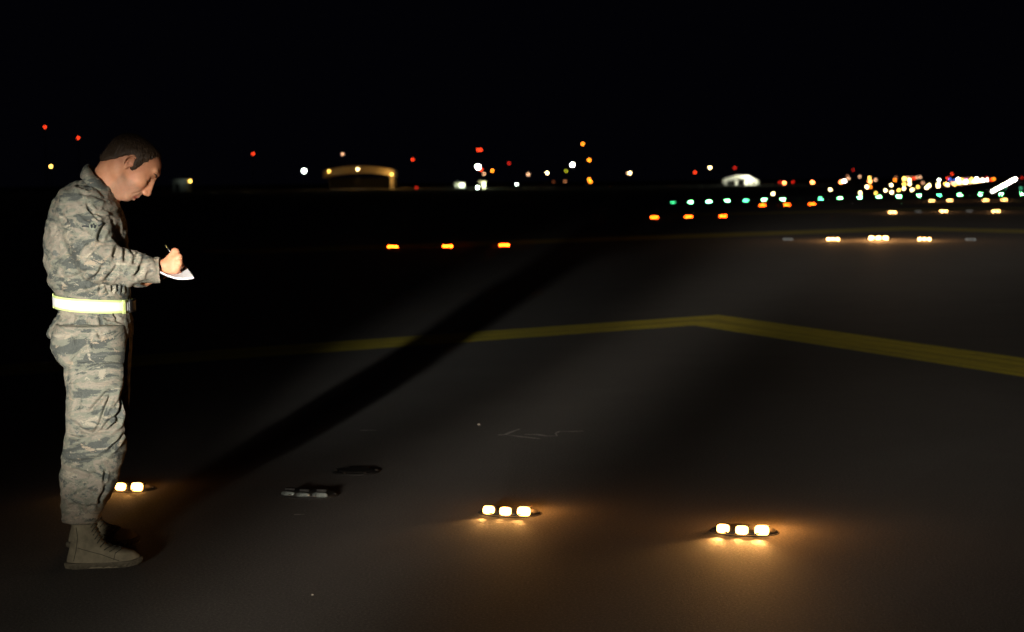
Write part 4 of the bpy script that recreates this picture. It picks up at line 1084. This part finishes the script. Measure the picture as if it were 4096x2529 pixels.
# cloud of lit cabins and walls
def booth(x0, x1, y0, y1, D, mat, label, name, e, col):
    a = W(x0, y1, D); b = W(x1, y0, D); w_, h_ = b[0]-a[0], b[2]-max(a[2], 0); zb = max(0, a[2])
    root = empty(name, ((a[0]+b[0])/2, D, 0)); tag(root, label, 'building')
    bm = bmesh.new(); bm_box(bm, (0, 1.5, zb/2+(zb+h_)/2*1.0 if False else (zb+h_)/2), (w_, 3, zb+h_)); bm_obj('wall', bm, mat, root)
    bm = bmesh.new(); bm_box(bm, (0, 1.5, zb+h_+.08), (w_+.4, 3.4, .12)); bm_obj('roof', bm, roof_m, root)
    bm = bmesh.new(); bm_box(bm, (-w_*.2, -.03, .9), (.8, .05, 1.7)); bm_obj('door', bm, shade_door_black, root)
    lamp('cabin_lamp', (w_*.15, -1.3, h_*.8+zb), e, col, .15, root)
    return root
booth(690, 755, 718, 732, 395, white_wall, 'dim pale cabin wall beside the yellow lamp in front of the bowed face', 'cabin', 5, (.8, 1, .85))
booth(1820, 1858, 734, 750, 500, white_wall, 'wide low cabin lit greenish white, left of the pair of lit cabins', 'cabin', 500, (.85, 1, .7))
booth(1918, 1940, 730, 764, 400, white_wall, 'tall narrow cabin lit greenish white below the glaring floodlight', 'cabin', 700, (.9, 1, .6))
L(1910, 752, 'coolwhite', 396, 8, 'edge_light', 'greenish white light touching the left side of the tall lit cabin', 'edge light')

# orange-lit hangar
D = 450.0; X0, X1 = W(1293, 700, D)[0], W(1575, 700, D)[0]; wH = X1-X0
han = empty('hangar', ((X0+X1)/2, D, 0)); tag(han, 'wide low hangar with a shallow arched roof lit orange from its right end', 'building')
zt = W(1432, 664, D)[2]; ze = W(1300, 684, D)[2]; th_ = 1.8
vs = []; fs = []; n_ = 24
for i in range(n_+1):
    u = i/n_; x = -wH/2+wH*u; top = ze+(zt-ze)*math.sin(PI*min(1, u*.5/.5))**.7 if 0 < u < 1 else ze
    for (yy, zz_) in ((0, top-th_), (0, top), (14, top), (14, top-th_)): vs.append((x, yy, zz_))
for i in range(n_):
    for k in range(4): fs.append((i*4+k, (i+1)*4+k, (i+1)*4+(k+1) % 4, i*4+(k+1) % 4))
fs.append((0, 1, 2, 3)); fs.append((n_*4+3, n_*4+2, n_*4+1, n_*4))
mesh_obj('roof', vs, fs, roof_m, han)
bm = bmesh.new(); bm_box(bm, (0, 13.5, (ze-th_)/2), (wH, .3, ze-th_-.05)); bm_obj('back_wall', bm, shade_door_black, han)  # interior shade put into the wall colour
bm = bmesh.new(); bm_box(bm, (wH/2-.55, .9, (ze-th_)/2), (.8, 1.2, ze-th_-.02)); bm_obj('end_wall', bm, concrete_wall, han)
for x in (wH/2-.3,):
    bm = bmesh.new(); bm_box(bm, (x, 9, (ze-th_)/2), (.3, .3, ze-th_-.02)); bm_obj('column', bm, concrete_wall, han)
lamp('hangar_light', (wH/2-.9, -2.2, 3.4), 380, (1, .55, .14), .2, han)
lamp('hangar_light', (-1, -10, 3.6), 420, (1, .55, .16), .2, han)  # extra unseen light, added to brighten the roof fascia evenly
lamp('hangar_light', (0, .6, 2.6), 130, (1, .5, .12), .2, han)
lamp('hangar_light', (wH/2+3, -3, 2.0), 260, (1, .5, .12), .2, han)
sheet('apron', [(X0-4, 434), (X1+14, 434), (X1+14, 466), (X0-4, 466)], concrete, -.006)
# white shed
D = 455.0; X0, X1 = W(2892, 720, D)[0], W(3034, 720, D)[0]; wS = X1-X0; zS = W(2960, 702, D)[2]
shed = empty('shed', ((X0+X1)/2, D, 0)); tag(shed, 'small white shed glaring in floodlight, with two dark openings, low near the horizon', 'building')
zl = zS*.62
prof = [(-wS/2, zl), (-wS*.12, zS), (wS*.22, zS*.97), (wS*.36, zl*1.05), (wS/2, zl*.7)]
vs = []; fs = []
for yy in (0, 5):
    for x, z in prof: vs.append((x, yy, z))
    for x, z in prof[::-1]: vs.append((x, yy, z-.75 if abs(x) < wS*.4 else z-.9))
n_ = len(vs)//2; fs = [tuple(range(n_)), tuple(range(2*n_-1, n_-1, -1))]+[(i, (i+1) % n_, n_+(i+1) % n_, n_+i) for i in range(n_)]
mesh_obj('roof', vs, fs, white_wall, shed)
for x, w2 in ((-wS*.42, .5), (-wS*.12, .7), (wS*.16, .8), (wS*.29, .6), (wS*.42, .5)):
    bm = bmesh.new(); bm_box(bm, (x, .6, zl*.42), (w2, .9, zl*.84)); bm_obj('pier', bm, white_wall, shed)
bm = bmesh.new(); bm_box(bm, (0, 4.6, zl*.4), (wS*.9, .2, zl*.8)); bm_obj('back_wall', bm, shade_door_black, shed)
lamp('shed_lamp', (wS*.22, -1.6, zl*1.05), 700, (1, 1, .72), .15, shed)
lamp('shed_lamp', (-wS*.12, -4.5, zl*1.1), 700, (1, 1, .8), .15, shed)

# ------------------------------------------------------------------ vehicle headlights behind the photographer, left
def spot(name, loc, target, e, ang, blend, r, col):
    l = bpy.data.lights.new(name, 'SPOT'); l.energy = e; l.spot_size = math.radians(ang); l.spot_blend = blend; l.shadow_soft_size = r; l.color = col
    o = bpy.data.objects.new(name, l); COL.objects.link(o); o.location = loc
    o.rotation_euler = (Vector(target)-Vector(loc)).to_track_quat('-Z', 'Y').to_euler(); return o
S0 = (-2.95, -5.0, 1.62)
spot('searchlight', S0, (-1.62, 7.2, 1.0), 13500, 7.5, 1.0, .10, (1, .965, .87))
HL = (-2.95, -5.0, 1.5); CW = (1, .89, .75)
def dirpt(az, el, D=40): a_, e_ = math.radians(az), math.radians(el); return (HL[0]+D*math.sin(a_), HL[1]+D*math.cos(a_), HL[2]+D*math.tan(e_))
def headlight(az, el, hv, hh, e):      # lens with a wide or a narrow beam: vertical and horizontal half angles
    o = spot('headlight', HL, dirpt(az, el), e, 2*hv, 1.0, .55, CW); o.scale = (math.tan(math.radians(hh))/math.tan(math.radians(hv)), 1, 1)
headlight(10.2, -7.4, 3.6, 2.6, 7500)
headlight(10.8, -4.6, 3.1, 2.5, 12500)
headlight(11.5, -2.5, 2.3, 2.6, 24000)
headlight(5.6, -7.2, 3.4, 4.6, 1900)
headlight(3.5, -3.6, 4, 6, 420)
headlight(16.8, -4.0, 6, 10, 2600)
headlight(19.5, -6.2, 4.5, 3.6, 1500)
headlight(22, -3.8, 4, 9, 8500)
headlight(15.6, -1.1, 2.0, 8.4, 150000)

cy = SC.cycles
cy.use_adaptive_sampling = False
cy.use_denoising = True
cy.sample_clamp_indirect = 2.0; cy.sample_clamp_direct = 0
cy.max_bounces = 4; cy.diffuse_bounces = 2; cy.glossy_bounces = 2; cy.transmission_bounces = 2
cy.caustics_reflective = False; cy.caustics_refractive = False
SC.view_settings.view_transform = 'Standard'; SC.view_settings.look = 'None'; SC.view_settings.gamma = 1; SC.view_settings.exposure = 0
SC.view_settings.use_curve_mapping = False
